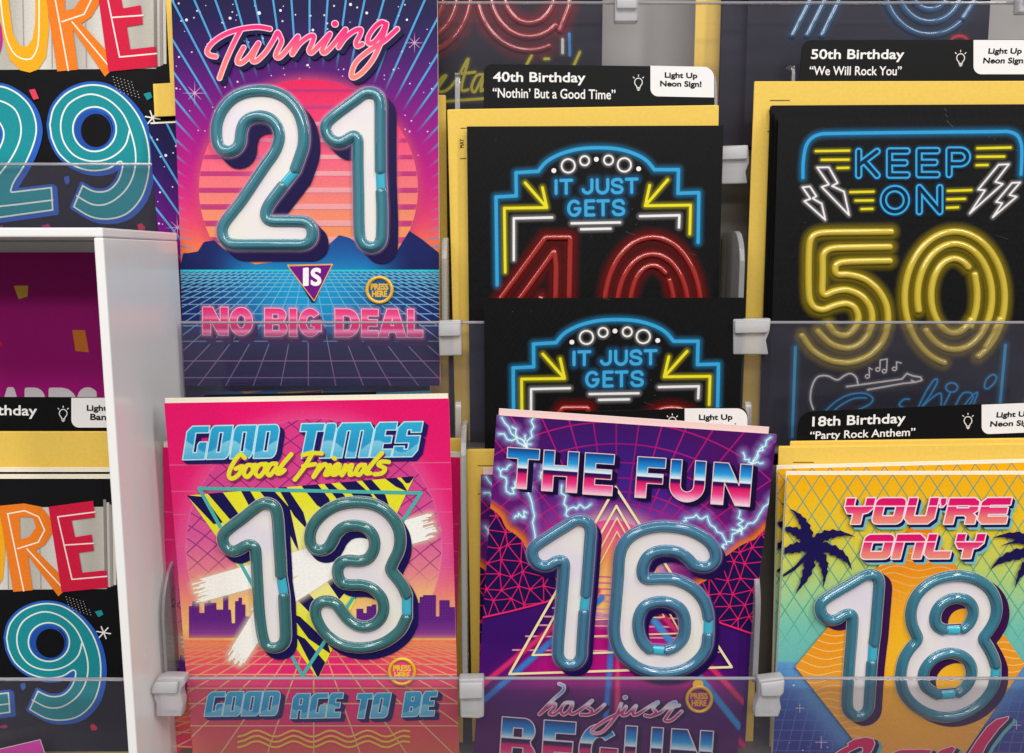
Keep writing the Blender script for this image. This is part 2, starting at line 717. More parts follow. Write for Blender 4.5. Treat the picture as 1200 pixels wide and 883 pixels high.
def sweep(path, prof, z0, capr):
    """mesh of the profile along a local polyline, with rounded ends"""
    p = np.asarray(path, float)
    d = np.r_[0, np.cumsum(np.hypot(*np.diff(p, axis=0).T))]
    n = max(6, int(d[-1] / .0007))
    t = np.linspace(0, d[-1], n)
    p = np.stack([np.interp(t, d, p[:, 0]), np.interp(t, d, p[:, 1])], 1)
    for _ in range(2):
        p[1:-1] = .25 * p[:-2] + .5 * p[1:-1] + .25 * p[2:]
    tg = np.gradient(p, axis=0)
    tg /= np.linalg.norm(tg, axis=1)[:, None]
    rings = [(p[0] - tg[0] * capr * math.sin(a), tg[0], max(.02, math.cos(a))) for a in np.linspace(math.pi / 2, .2, 6)]
    rings += [(p[i], tg[i], 1) for i in range(n)]
    rings += [(p[-1] + tg[-1] * capr * math.sin(a), tg[-1], max(.02, math.cos(a))) for a in np.linspace(.2, math.pi / 2, 6)]
    prof = np.array(prof)
    V = []
    for c, tn, k in rings:
        nrm = np.array([tn[1], -tn[0]])
        q = c + prof[:, :1] * k * nrm
        V.append(np.column_stack([q, z0 + prof[:, 1] * k]))
    m = len(prof)
    i = np.arange(len(rings) * m).reshape(len(rings), m)
    L = np.stack([i[:-1, :-1], i[1:, :-1], i[1:, 1:], i[:-1, 1:]], -1).reshape(-1, 4)
    return np.vstack(V), L


def tubes_obj(name, fr, paths, rpx, hgt, z0, mat, parent, prof=half_round):
    Vs, Ls, n = [], [], 0
    r = rpx * fr.k
    for p in paths:
        V, L = sweep(fr.loc(p), prof(r, hgt), z0, r * .9)
        Vs.append(V); Ls.append(L[:, ::-1] + n); n += len(V)
    L = np.vstack(Ls)
    me = mesh_np(name, np.vstack(Vs), L.ravel(), np.arange(len(L)) * 4, None, [mat], True)
    return link(name, me, parent)


# ------------------------------------------------------------------ greeting cards
def card_root(name, fr, label, cat='greeting card', group=None):
    o = bpy.data.objects.new(name, None)
    COL.objects.link(o)
    o.matrix_world = fr.M
    o.empty_display_size = .02
    return tag(o, label, cat, group)


def leaves(fr, root, art, back=(0, .0015), cream=M_CREAM, grow=0):
    """front leaf (board + print) and back leaf of a folded card"""
    slab('front_leaf', fr, cream, 0, .0004, root)
    o = link('printed_cover', art.mesh('printed_cover'), root)
    slab('back_leaf', fr, cream, -.0026, -.0021, root, back[0], back[1], grow)
    return o


def digit(fr, art, root, outer, inners, rpx, tube, gap_at, bgshadow, shift, col_gap, hgt=.0027):
    """one raised light-up number: printed drop shadow, white panel, clear tube, bright bridge piece"""
    allp = [smooth(outer, n=8)] + [smooth(i, n=8) for i in inners]
    k = fr.k
    fo = art.F(polys=[art.Pl(allp[0])], pad=rpx + 8, h=.00035)
    f = fo.f - rpx * k
    for q in allp[1:]:
        fi = field((fo.x0, fo.y0, fo.x0 + fo.h * (fo.f.shape[1] - 1), fo.y0 + fo.h * (fo.f.shape[0] - 1)), fo.h, (rpx + 8) * k, [], [art.Pl(q)])
        full = np.full_like(fo.f, (rpx + 8) * k)
        ox, oy = round((fi.x0 - fo.x0) / fo.h), round((fi.y0 - fo.y0) / fo.h)
        hh, ww = min(fi.f.shape[0], full.shape[0] - oy), min(fi.f.shape[1], full.shape[1] - ox)
        full[oy:oy + hh, ox:ox + ww] = fi.f[:hh, :ww]
        f = np.maximum(f, -(full + rpx * k))
    rim = fo.w(f)
    ex = extruded(rim, shift[0] * k, -shift[1] * k)
    return allp, rim, ex


def raise_digit(fr, art, root, allp, rim, tube, rpx, gaps, hgt=.0027):
    z0 = art.z + .0001
    V, L, St = march(rim.w(rim.f + 1.2 * fr.k))
    me = mesh_np('light_up_number', np.column_stack([V, np.full(len(V), z0)]), L, St, None, [M_PLATE])
    plate = link('light_up_number', me, root)
    tubes_obj('tube', fr, allp, rpx, hgt, z0, tube, plate)
    for g in gaps:
        tubes_obj('bridge', fr, [g], rpx * .86, hgt * .55, z0, M_GAP, plate, plain_round)
    return plate


M_GAP = plain('bright_cyan_plastic', '#3fb4cf', .2, .6, (300, .04, 0))
M_BADGE = plain('yellow_plastic_ring', '#e8b52c', .3, .5, (300, .05, 0))


def badge(fr, art, root, c, r, face, txtcol='#e3b534'):
    art.add(art.F([art.S([c, (c[0] + .1, c[1])], 2 * r - 2)], pad=2), face)
    x, y = c
    art.text('PRESS', (x - r * .68, y - r * .48), (x + r * .68, y - r * .48), (x - r * .68, y - r * .02), txtcol, .45)
    art.text('HERE', (x - r * .58, y + r * .08), (x + r * .58, y + r * .08), (x - r * .58, y + r * .54), txtcol, .45)
    q = [tuple(a) for a in arc(x, y, r, r, 90, 450, 50)]
    z0 = art.z + .00005
    return tubes_obj('press_ring', fr, [q], 2.1, .0009, z0, M_BADGE, root, plain_round)


# block alphabet (unit cells, y down), for the techno lettering
def blk(*loops):
    return [list(l) for l in loops]


def R(x0, y0, x1, y1):
    return [(x0, y0), (x1, y0), (x1, y1), (x0, y1)]


def rr(x0, y0, x1, y1, tl=0, tr=0, br=0, bl=0):
    out = []
    for (cx, cy, r, a) in ((x0 + tl, y0 + tl, tl, 180), (x1 - tr, y0 + tr, tr, 270), (x1 - br, y1 - br, br, 0), (x0 + bl, y1 - bl, bl, 90)):
        if r == 0:
            out.append((cx, cy))
        else:
            out += [(cx + r * math.cos(math.radians(a + t)), cy + r * math.sin(math.radians(a + t))) for t in (0, 22, 45, 68, 90)]
    return out


H_ = R(.41, .2, .59, .8)
BLOCK = {
    'O': (1, blk(rr(0, 0, 1, 1, .2, 0, .2, 0), H_)),
    'D': (1, blk(rr(0, 0, 1, 1, 0, .22, .22, 0), H_)),
    'G': (1, blk([(.22, 0), (1, 0), (1, .2), (.41, .2), (.41, .8), (.59, .8), (.59, .56), (.66, .48), (1, .48), (1, 1), (.0, 1), (0, .16)])),
    'T': (.92, blk([(0, 0), (.92, 0), (.92, .22), (.66, .22), (.66, 1), (.26, 1), (.26, .22), (0, .22)])),
    'I': (.42, blk(rr(0, 0, .42, 1, .08, .12))),
    'M': (1.45, blk([(.15, 0), (1.25, 0), (1.45, .2), (1.45, 1), (1.06, 1), (1.06, .22), (.93, .22), (.93, 1), (.54, 1), (.54, .22), (.4, .22), (.4, 1), (0, 1), (0, .18)])),
    'E': (.82, blk([(.12, 0), (.82, 0), (.82, .22), (.42, .22), (.42, .39), (.72, .39), (.72, .6), (.42, .6), (.42, .78), (.82, .78), (.82, 1), (0, 1), (0, .14)])),
    'S': (.95, blk([(.2, 0), (.95, 0), (.95, .3), (.56, .3), (.56, .22), (.4, .22), (.4, .4), (.95, .4), (.95, .82), (.78, 1), (0, 1), (0, .7), (.4, .7), (.4, .79), (.56, .79), (.56, .6), (0, .6), (0, .18)])),
    'A': (1, blk([(.2, 0), (1, 0), (1, 1), (.6, 1), (.6, .66), (.4, .66), (.4, 1), (0, 1), (0, .18)], R(.41, .2, .59, .46))),
    'B': (1, blk(rr(0, 0, 1, 1, 0, .2, .2, 0), R(.41, .2, .58, .38), R(.41, .6, .58, .8))),
}
WH = rr(.3, .3, .76, .72, .06, .06, .06, .06)
WIDE = {
    'Y': (1, blk([(0, 0), (.3, 0), (.3, .26), (.36, .34), (.66, .34), (.72, .26), (.72, 0), (1.02, 0), (1.02, .38), (.86, .56), (.68, .6), (.68, 1), (.36, 1), (.36, .6), (.14, .58), (0, .36)])),
    'O': (1.06, blk(rr(0, 0, 1.06, 1, .2, .2, .2, .2), WH)),
    'U': (1.06, blk([(0, 0), (.3, 0), (.3, .72), (.76, .72), (.76, 0), (1.06, 0), (1.06, .8), (.86, 1), (.2, 1), (0, .8)])),
    "'": (.2, blk([(0, 0), (.2, 0), (.2, .2), (.1, .34), (0, .34), (.05, .2), (0, .2)])),
    'R': (1.06, blk([(0, 0), (.88, 0), (1.06, .14), (1.06, .48), (.92, .6), (1.06, .72), (1.06, 1), (.74, 1), (.74, .74), (.64, .66), (.3, .66), (.3, 1), (0, 1)], R(.3, .27, .76, .4))),
    'E': (1.0, blk([(.16, 0), (1.0, 0), (1.0, .26), (.3, .26), (.3, .38), (.94, .38), (.94, .62), (.3, .62), (.3, .74), (1.0, .74), (1.0, 1), (.16, 1), (0, .84), (0, .16)])),
    'N': (1.06, blk([(0, 0), (.84, 0), (1.06, .2), (1.06, 1), (.76, 1), (.76, .28), (.3, .28), (.3, 1), (0, 1)])),
    'L': (.95, blk([(0, 0), (.3, 0), (.3, .72), (.95, .72), (.95, 1), (.2, 1), (0, .82)])),
}


def ell(cx, cy, rx, ry, a0=0, a1=360, n=36):
    return [(cx + rx * math.cos(math.radians(a)), cy - ry * math.sin(math.radians(a))) for a in np.linspace(a0, a1, n)]


HEAVY = {
    'T': blk([(0, 0), (1, 0), (1, .26), (.66, .26), (.66, 1), (.34, 1), (.34, .26), (0, .26)]),
    'H': blk([(0, 0), (.31, 0), (.31, .36), (.69, .36), (.69, 0), (1, 0), (1, 1), (.69, 1), (.69, .62), (.31, .62), (.31, 1), (0, 1)]),
    'E': blk([(0, 0), (1, 0), (1, .24), (.38, .24), (.38, .38), (.94, .38), (.94, .61), (.38, .61), (.38, .76), (1, .76), (1, 1), (0, 1)]),
    'F': blk([(0, 0), (1, 0), (1, .25), (.38, .25), (.38, .4), (.94, .4), (.94, .64), (.38, .64), (.38, 1), (0, 1)]),
    'U': blk([(0, 0), (.31, 0)] + ell(.5, .6, .19, .16, 180, 360, 14) + [(.69, 0), (1, 0)] + ell(.5, .6, .5, .4, 0, -180, 24)),
    'N': blk([(0, 0), (.38, 0), (.69, .52), (.69, 0), (1, 0), (1, 1), (.63, 1), (.31, .47), (.31, 1), (0, 1)]),
    'B': blk([(0, 0)] + ell(.62, .25, .33, .25, 90, -50, 14) + ell(.62, .73, .38, .27, 50, -90, 16) + [(0, 1)], R(.34, .2, .6, .38), R(.34, .58, .64, .8)),
    'G': blk(ell(.5, .5, .5, .5, 38, 322, 40) + [(1, .82), (1, .45), (.54, .45), (.54, .65), (.7, .65), (.7, .74)] + ell(.52, .5, .2, .25, 290, 48, 22)),
    'O': blk(ell(.5, .5, .5, .5, 0, 354, 50), ell(.5, .5, .18, .24, 0, 350, 36)),
    'D': blk([(0, 0)] + ell(.5, .5, .5, .5, 90, -90, 26) + [(0, 1)], [(.33, .24)] + ell(.5, .5, .17, .26, 90, -90, 16) + [(.33, .76)]),
    'I': blk(R(0, 0, 1, 1)),
    'A': blk([(.31, 0), (.69, 0), (1, 1), (.66, 1), (.61, .82), (.39, .82), (.34, 1), (0, 1)], [(.5, .3), (.56, .6), (.44, .6)]),
    'L': blk([(0, 0), (.42, 0), (.42, .74), (1, .74), (1, 1), (0, 1)]),
}


def heavy(art, ch, TL, TR, BL):
    TL, TR, BL = map(np.array, (TL, TR, BL))
    return np.vstack([segs_of(art.fr.loc([TL + (TR - TL) * x + (BL - TL) * y for x, y in l]), True) for l in HEAVY[ch]])


def block_word(art, word, TL, TR, BL, font, gap=.1):
    """segments of a word in a block alphabet, mapped onto the parallelogram TL-TR-BL (pixels)"""
    x, out = 0, []
    for ch in word:
        wd, loops = font[ch]
        out.append((x, loops))
        x += wd + gap
    tot = x - gap
    TL, TR, BL = map(np.array, (TL, TR, BL))
    res = []
    for x0, loops in out:
        res.append(np.vstack([segs_of(art.fr.loc([TL + (TR - TL) * ((px_ + x0) / tot) + (BL - TL) * py_ for px_, py_ in l]), True) for l in loops]))
    return res


def jag(a, b, amp, n, rnd):
    a, b = np.array(a, float), np.array(b, float)
    d = b - a
    nr = np.array([-d[1], d[0]]) / (np.hypot(*d) + 1e-9)
    return [tuple(a + d * (i / n) + nr * (rnd.uniform(-amp, amp) if 0 < i < n else 0)) for i in range(n + 1)]


def fade(col, afn):
    c = hx(col)
    return lambda X, Y: np.column_stack([np.broadcast_to(c, (len(X), 3)), np.clip(afn(X, Y), 0, 1)])


# ================================================================== the 21 card
fr21 = Frame((200.5, -14), (512.3, -14), (216, 452), .486, .4765)
A = Art(fr21)


def bg21(X, Y):
    c = stops(Y, (-14, '#171540'), (20, '#1f184e'), (60, '#3c1664'), (100, '#64127a'), (150, '#971486'), (205, '#c01d80'), (235, '#d03078'), (262, '#e4486c'), (292, '#ee7a4c'), (320, '#f08a3c'))
    return mix(c, np.broadcast_to(hx('#171446'), c.shape), .3 * ss(120, 190, abs(X - 362)) * ss(90, 0, Y))


A.ground(bg21)
rnd = random.Random(3)
cx0, cy0 = 363, 308
rl = []
for k in range(-22, 23):
    a = math.radians(3.95 * k)
    sx, sy = math.sin(a), -math.cos(a)
    rl.append([(cx0 + sx * 60, cy0 + sy * 60), (cx0 + sx * 420, cy0 + sy * 420)])
A.add(A.F([A.S(p, 2.3) for p in rl], pad=2), fade('#4fa9e0', lambda X, Y: .92 * ss(140, 178, np.hypot(X - 362, Y - 222)) * ss(330, 280, Y)))
st = [(rnd.uniform(203, 512), rnd.uniform(-8, 215) * rnd.random() ** .4) for _ in range(130)]
A.add(A.F([A.S([p, (p[0] + .1, p[1])], rnd.choice([1.2, 1.4, 1.8, 2.3])) for p in st], pad=1, h=.00015), fade('#efe4f5', lambda X, Y: 0 * X + .8))
for x, y, L in ((219, 24, 3.2), (270, 22, 3.2), (304, 16, 4.0), (329, 13, 3), (411, 6, 3.4), (430, 16, 3.2), (367, 36, 3.0), (477, 24, 2.6), (361, 77, 2.6)):
    A.line([(x, y), (x + .1, y)], L, '#f3ecfa', .00015)
for x, y, L in ((486, 51, 13), (229, 110, 16)):
    for dx, dy in ((1, 0), (0, 1), (.45, .45), (.45, -.45)):
        A.add(A.F([A.S([(x - dx * L, y - dy * L), (x + dx * L, y + dy * L)], .9)], pad=1, h=.00015), fade('#e9b7e6', lambda X, Y: .9 * np.clip(1 - np.hypot(X - x, Y - y) / L, 0, 1)))
# sun
sun = A.Pl(arc(362, 222, 128, 128, 0, 360, 120)[:-1])
fs = A.F(polys=[sun], pad=14, h=.0004)
A.glow(fs, 13, '#f05a8a', .5)


def sunc(X, Y):
    return stops(Y, (94, '#e6235c'), (150, '#ee4676'), (190, '#ee6680'), (230, '#ee7f78'), (260, '#ef8f6a'), (300, '#f29a58'))


A.add(fs, sunc)
bars = []
for i in range(10):
    y = 107 + 19.4 * i
    hw = 1.8 + .18 * i
    bars.append([(234, y - hw), (490, y - hw), (490, y + hw), (234, y + hw)])
for b in bars:
    g = A.F(polys=[A.Pl(b)], pad=14, h=.0004)
    yy = b[0][1]

    def barc(X, Y, yy=yy):
        base = mix(np.broadcast_to(hx('#c63a86'), (len(X), 3)), np.broadcast_to(hx('#f8b4bd'), (len(X), 3)), ss(270, 345, X) * (1 - ss(455, 475, X)) * ss(118, 150, np.full(len(X), yy)))
        return np.column_stack([base, (np.hypot(X - 362, Y - 222) < 127.5) * .75])
    A.add(g, barc)
# hills, sea line, floor
hill = lambda X, Y: mix(stops(Y, (270, '#1f3f86'), (300, '#1f62a6'), (318, '#1c85bd')), stops(Y, (270, '#1b2360'), (318, '#18235a')), ss(60, 125, abs(X - 362)))
A.poly(hill, [(210, 322), (216, 297), (222, 297), (233, 295), (240, 284), (252, 282), (262, 291), (280, 303), (300, 310), (318, 308), (340, 300), (360, 303), (385, 288), (398, 276), (410, 279), (425, 289), (452, 303), (464, 297), (480, 271), (495, 281), (520, 301), (520, 322)])
flo = lambda X, Y: mix(mix(np.broadcast_to(hx('#1596cc'), (len(X), 3)), np.broadcast_to(hx('#1d2a6a'), (len(X), 3)), ss(15, 150, np.hypot((X - 362), (Y - 335) * 1.15))), np.broadcast_to(hx('#1a1650'), (len(X), 3)), ss(375, 415, Y))
A.poly(flo, [(205, 317), (525, 317), (525, 460), (205, 460)], h=.0005)
gl = []
for k in range(-26, 27):
    gl.append([(362 + 6.7 * k, 318), (362 + 32.2 * k, 452)])
for y in (321, 324.5, 328, 331.8, 336.5, 342, 348.7, 357, 368, 382, 400, 423, 442.5):
    gl.append([(200, y), (530, y)])
A.add(A.F([A.S(p, 1.15) for p in gl], pad=1, h=.0002), lambda X, Y: np.column_stack([stops(Y, (318, '#6cc7e6'), (390, '#8fb4d8'), (420, '#b78fc6'), (450, '#a97fc0')), .75 + 0 * X]))
A.line([(200, 317.5), (530, 317.5)], 2.2, '#31c4d6')
# lettering
turn = [Z(235, 15, 5, p) for p in (
    [(95, 262), (62, 255), (45, 235), (60, 200), (100, 162), (165, 125), (250, 100), (340, 90), (412, 101)],
    [(238, 112), (205, 175), (155, 285), (117, 388)],
    [(258, 210), (228, 265), (222, 295), (245, 300), (290, 262), (345, 185), (312, 260), (310, 288), (338, 285), (390, 232), (432, 165), (455, 122), (472, 148), (478, 180), (452, 235), (447, 262), (470, 265), (520, 212), (575, 145), (558, 200), (542, 248), (585, 188), (640, 145), (668, 145), (655, 190), (640, 225), (655, 240), (700, 195), (762, 130), (728, 195), (716, 228), (732, 240), (775, 200), (852, 105), (832, 160), (812, 208), (850, 155), (905, 112), (942, 105), (938, 135), (915, 180), (922, 202), (950, 190)],
    [(1088, 75), (1062, 62), (1020, 95), (985, 150), (988, 185), (1020, 178), (1060, 130), (1092, 72), (1065, 165), (1015, 275), (950, 355), (900, 385), (888, 362), (915, 295), (985, 232), (1080, 170), (1155, 102)])]
strk = [A.S(smooth(p, n=6), 4.8) for p in turn] + [A.S([(393, 29.3), (393.6, 29.3)], 6.4)]
ft = A.F(strk, pad=9)
A.add(extruded(ft, 4.2 * fr21.k, -4.2 * fr21.k), '#171542', 1.0)
A.add(ft, '#f6c9dc', 1.1)
A.add(ft, lambda X, Y: stops(Y, (25, '#ec1f74'), (45, '#f03f83'), (62, '#f2707f'), (90, '#f08a74')))
tri = [(338.5, 312), (389.5, 311), (368, 352.5)]
A.poly('#e9a54a', [(337, 310.5), (391.5, 309.5), (368, 355)])
A.poly('#241552', [(340, 311), (388, 311), (370, 355), (366, 355)])
A.poly('#6f1583', tri)
A.lines([[(339, 312), (390, 310.5), (369, 353), (338.6, 312.5)]], 1.1, '#efb05a')
for t, x0, x1 in (('I', 357, 361.6), ('S', 366, 376.4)):
    A.text(t, (x0, 315.5), (x1, 315), (x0, 334.6), '#f7f3f2', 1.1)
nb = [heavy(A, ch, (x0, y0), (x1, y0 + .3), (x0, y0 + 32.6)) for ch, x0, x1, y0 in (('N', 239, 268.6, 360), ('O', 270.4, 297.2, 360.4), ('B', 311.4, 337.6, 361.4), ('I', 340, 348.8, 361.6), ('G', 351.4, 377.2, 361.6), ('D', 393.4, 422, 362.2), ('E', 424.4, 443.8, 362.4), ('A', 444, 476.6, 362.4), ('L', 478, 496, 362.6))]
fb = A.F(polys=nb, pad=16)
sh = fb
A.add(extruded(sh, 6 * fr21.k, -11 * fr21.k), '#3a1558')
A.glow(fb, 5, '#f5a9d2', .45)
A.add(fb, '#f8cfe2', .5)
A.add(fb, lambda X, Y: stops(Y, (360, '#e6286f'), (369, '#e6508c'), (373, '#ee82aa'), (376, '#dc2068'), (384, '#dc2a78'), (388, '#ef86b2'), (393, '#e35c98')), -.15)
# printed drop shadows of the numbers
o2 = Z(230, 90, 4.0125, [(470, 440), (490, 385), (507, 330), (510, 280), (503, 225), (480, 165), (432, 110), (372, 80), (310, 72), (240, 80), (180, 108), (132, 160), (107, 220), (103, 280), (112, 325), (135, 350), (165, 354), (195, 340), (212, 310), (217, 265), (232, 222), (265, 197), (312, 190), (357, 204), (387, 238), (397, 285), (388, 330), (368, 370), (338, 412), (300, 468), (260, 528), (220, 587), (180, 638), (147, 680), (130, 715), (132, 750), (150, 777), (185, 790), (260, 791), (360, 791), (450, 791), (508, 790), (538, 775), (550, 748), (545, 710), (525, 689), (490, 683), (420, 682), (362, 681), (337, 668), (332, 642), (345, 607), (370, 570), (395, 538), (410, 518)])
o1 = Z(360, 90, 4.0125, [(347, 445), (347, 400), (346, 300), (346, 200), (345, 130), (335, 97), (305, 82), (270, 87), (235, 112), (180, 152), (122, 197), (95, 228), (94, 262), (110, 292), (140, 312), (172, 310), (200, 293), (222, 283), (240, 292), (243, 325), (243, 420), (246, 560), (248, 700), (254, 760), (274, 792), (305, 803), (335, 792), (351, 762), (354, 700), (354, 620), (352, 570), (351, 545)])
kit = []
for o, gap in ((o2, [(346, 203), (334, 217)]), (o1, [(446.5, 204), (447.3, 222)])):
    kit.append(digit(fr21, A, None, o, [], 6.6, None, None, None, (12, 13), None) + (gap,))
for allp, rim, ex, gap in kit:
    A.add(ex, '#1d1447', .5)
for allp, rim, ex, gap in kit:            # clear rim of the moulded shell
    A.add(rim.w(np.abs(rim.f - .7 * A.fr.k) - .55 * A.fr.k), fade('#c3a9d8', lambda X, Y: .6 + 0 * X))
for allp, rim, ex, gap in kit:
    A.glow(rim, 4.5, '#e6b8e0', .3)
card21 = card_root('greeting_card', fr21, 'purple card reading Turning 21 is no big deal, whole front in full view', group='cards with glossy blue tube numbers')
T21 = tube_mat('teal_clear_plastic', '#4a95a8')
badge21 = badge(fr21, A, card21, (445.5, 340), 14.6, '#22598c')
leaves(fr21, card21, A)
for allp, rim, ex, gap in kit:
    raise_digit(fr21, A, card21, allp, rim, T21, 6.6, [gap])
c21b = copy_tree(card21, Frame((174.5, 146), (486, 131), (215, 610), .494, .484).like(fr21))
tag(c21b, 'second purple 21 card, mostly hidden, its edge showing left of the front one')

# ================================================================== the 13 card
fr13 = Frame((192.8, 472.5), (526.3, 467), (235, 925), .4235, .427)
A = Art(fr13)


def bg13(X, Y):
    rad = np.hypot(X - 368, Y - 640)
    outc = stops(Y, (470, '#e9156a'), (590, '#e62273'), (660, '#dc3f86'), (700, '#ee8c74'), (735, '#f3bd74'), (752, '#f0a468'))
    inc = stops(Y, (490, '#e23a86'), (560, '#d9468f'), (630, '#dc5c9a'), (670, '#e8868f'), (700, '#f4c07a'), (735, '#f7d585'), (752, '#f4b36c'))
    c = mix(outc, inc, ss(151, 149.5, rad))
    c = mix(c, np.broadcast_to(hx('#ee8bb4'), c.shape), .35 * np.exp(-((rad - 150) / 14) ** 2) * (rad > 149) * ss(720, 660, Y))
    fl = mix(stops(Y, (750, '#ef7d55'), (775, '#ec5f62'), (800, '#e64b72'), (850, '#d9525e'), (883, '#d96a52')), np.broadcast_to(hx('#e42478'), c.shape), .85 * ss(125, 20, abs(X - 368)) * ss(750, 775, Y) * ss(900, 820, Y))
    return mix(c, fl, ss(749, 751, Y))


A.ground(bg13)
rad13 = lambda X, Y: np.hypot(X - 368, Y - 640)
gl = []
for k in range(-9, 10):
    x = 368 + 25 * k
    gl.append(smooth([(x - 150, 480), (x - 60 + 4 * k, 560), (x + 40, 640), (x + 150, 740)], n=6))
    gl.append(smooth([(x + 150, 480), (x + 60 + 4 * k, 560), (x - 40, 640), (x - 150, 740)], n=6))
A.add(A.F([A.S(p, 1.4) for p in gl], pad=1), fade('#8a2f86', lambda X, Y: .62 * (rad13(X, Y) < 149) * ss(690, 640, Y)))
for y in (545, 576, 603, 640, 668):
    A.add(A.F([A.S([(190, y), (530, y - 3)], 1.4)], pad=1), fade('#f07fae', lambda X, Y: .45 * (rad13(X, Y) > 151)))
# skyline
sky = [(222, 747), (222, 710), (226, 710), (226, 704), (234, 704), (234, 718), (240, 718), (240, 706), (244, 706), (244, 700), (247, 700), (247, 706), (254, 706), (254, 714), (262, 714), (262, 698), (264, 691), (266, 698), (268, 698), (268, 714), (271, 714), (272, 730), (276, 730), (276, 704), (280, 704), (280, 700), (284, 700), (284, 708), (288, 708), (288, 722), (300, 722), (300, 704), (312, 704), (312, 726), (330, 726), (330, 712), (345, 712), (345, 735), (418, 735), (418, 713), (426, 713), (426, 718), (430, 718), (430, 710), (436, 710), (436, 708), (441, 708), (441, 725), (478, 725), (478, 706), (492, 706), (492, 699), (496, 699), (496, 697), (511, 697), (511, 722), (515, 722), (515, 703), (527, 703), (527, 711), (534, 711), (534, 747)]
A.poly(lambda X, Y: stops(Y, (690, '#571a78'), (725, '#5f1f80'), (742, '#8a3f8c'), (748, '#c97a80')), sky)
wl = []
for x in range(222, 536, 3):
    wl.append([(x, 700), (x, 738)])
for y in range(700, 738, 3):
    wl.append([(220, y), (536, y)])
fw = A.F([A.S(p, .5) for p in wl], pad=1, h=.0002)
fsk = A.F(polys=[A.Pl(sky)], pad=2, h=.0002)


def clip_to(a, b):
    """a and b: the part of field a inside field b (same step)"""
    full = np.full_like(a.f, 1.0)
    ox, oy = round((b.x0 - a.x0) / a.h), round((b.y0 - a.y0) / a.h)
    ax0, ay0 = max(0, ox), max(0, oy)
    ax1, ay1 = min(a.f.shape[1], ox + b.f.shape[1]), min(a.f.shape[0], oy + b.f.shape[0])
    full[ay0:ay1, ax0:ax1] = b.f[ay0 - oy:ay1 - oy, ax0 - ox:ax1 - ox]
    return a.w(np.maximum(a.f, full))


A.add(clip_to(fw, fsk), fade('#7f3f9a', lambda X, Y: .6 + 0 * X))
# floor grid
gl = []
for k in range(-16, 17):
    gl.append([(368 + 9.2 * k, 752), (368 + 57 * k, 890)])
for y in (756, 762, 769, 778, 790, 806, 824, 850, 884):
    gl.append([(190, y), (540, y)])
A.add(A.F([A.S(p, 1.7) for p in gl], pad=1), fade('#f4c58f', lambda X, Y: .3 + .5 * ss(752, 810, Y)))
# zebra triangle
TR3 = [(220, 580.5), (486, 558), (373, 795)]
ftri = A.F(polys=[A.Pl(TR3)], pad=2, h=.0003)
A.add(ftri, lambda X, Y: mix(np.broadcast_to(hx('#e9e52f'), (len(X), 3)), np.broadcast_to(hx('#f7f3c8'), (len(X), 3)), .6 * ss(70, 20, abs(np.hypot(X - 372, Y - 660) - 10))))
zs = [[(219, 580), (240, 582), (262, 612), (251, 614)], [(243, 577), (262, 577), (284, 607), (296, 640), (268, 606)], [(283, 575), (293, 574), (313, 607), (324, 640), (300, 607)], [(303, 573), (318, 571), (340, 595), (352, 650), (330, 606)],
      [(326, 571), (336, 570), (356, 600), (362, 622), (345, 604)], [(352, 567), (371, 565), (386, 584), (392, 604), (372, 592)], [(378, 564), (386, 564), (404, 580), (414, 600), (398, 588)], [(396, 563), (415, 561), (436, 580), (446, 606), (424, 590)],
      [(423, 561), (434, 560), (452, 580), (458, 598), (444, 586)], [(448, 558), (462, 557), (472, 566), (478, 576), (464, 570)], [(470, 559), (488, 556), (480, 566), (476, 566)],
      [(390, 642), (404, 640), (430, 668), (418, 676)], [(372, 664), (384, 660), (408, 690), (398, 702)], [(346, 700), (358, 690), (388, 724), (396, 740), (376, 730)], [(340, 718), (352, 722), (384, 752), (388, 766), (362, 748)], [(346, 742), (358, 748), (382, 776), (374, 796)], [(448, 626), (458, 618), (462, 610), (470, 610), (452, 640)], [(412, 686), (432, 694), (424, 706), (414, 700)]]
fz = A.F(polys=[A.Pl(p) for p in zs], pad=2, h=.0003)
A.add(clip_to(fz, ftri), '#1c1650')
# white paint strokes with ragged ends
rnd = random.Random(5)


def brush(p0, p1, wd, n=26):
    p0, p1 = np.array(p0, float), np.array(p1, float)
    d = (p1 - p0) / np.hypot(*(p1 - p0))
    nr = np.array([-d[1], d[0]])
    return [A.S([p0 + nr * wd * (i / (n - 1) - .5) + d * rnd.uniform(-10, 8), p1 + nr * wd * (i / (n - 1) - .5) * 1.1 + d * rnd.uniform(-8, 9)], wd / (n - 1) * 1.5) for i in range(n)]


fbz = A.F(brush((238, 691), (501, 617), 25) + brush((279, 768), (320, 704), 21) + brush((308, 716), (452, 622), 22), pad=9)
A.glow(fbz, 8, '#fbe9c8', .55)
A.add(fbz, '#faf8f2')
TL3 = [(234, 572), (493.5, 577.5), (355, 791)]
A.lines([[TL3[0], TL3[1]], [TL3[1], TL3[2]], [TL3[2], TL3[0]]], 4.4, '#4fb3ad')
# lettering
w1 = block_word(A, 'GOOD', (221, 499.5), (329, 497.2), (215, 538.5), BLOCK, .08)
w2 = block_word(A, 'TIMES', (354, 496.4), (496, 494), (346, 537), BLOCK, .06)
f1 = A.F(polys=w1 + w2, pad=8)
A.add(extruded(f1, 5 * fr13.k, -4.4 * fr13.k), '#221a5e', 1.0)
A.add(f1, '#bfe6f2', .9)


def techno(y0, y1):
    def c(X, Y):
        t = (Y - y0) / (y1 - y0)
        up = stops(t, (0, '#2fb0d8'), (.55, '#2a9bcf'))
        dn = stops(t, (.4, '#8fd3e8'), (1, '#4fb3da'))
        return mix(up, dn, ss(-.03, .03, t - .62 - .16 * np.sin(X * .11)))
    return c


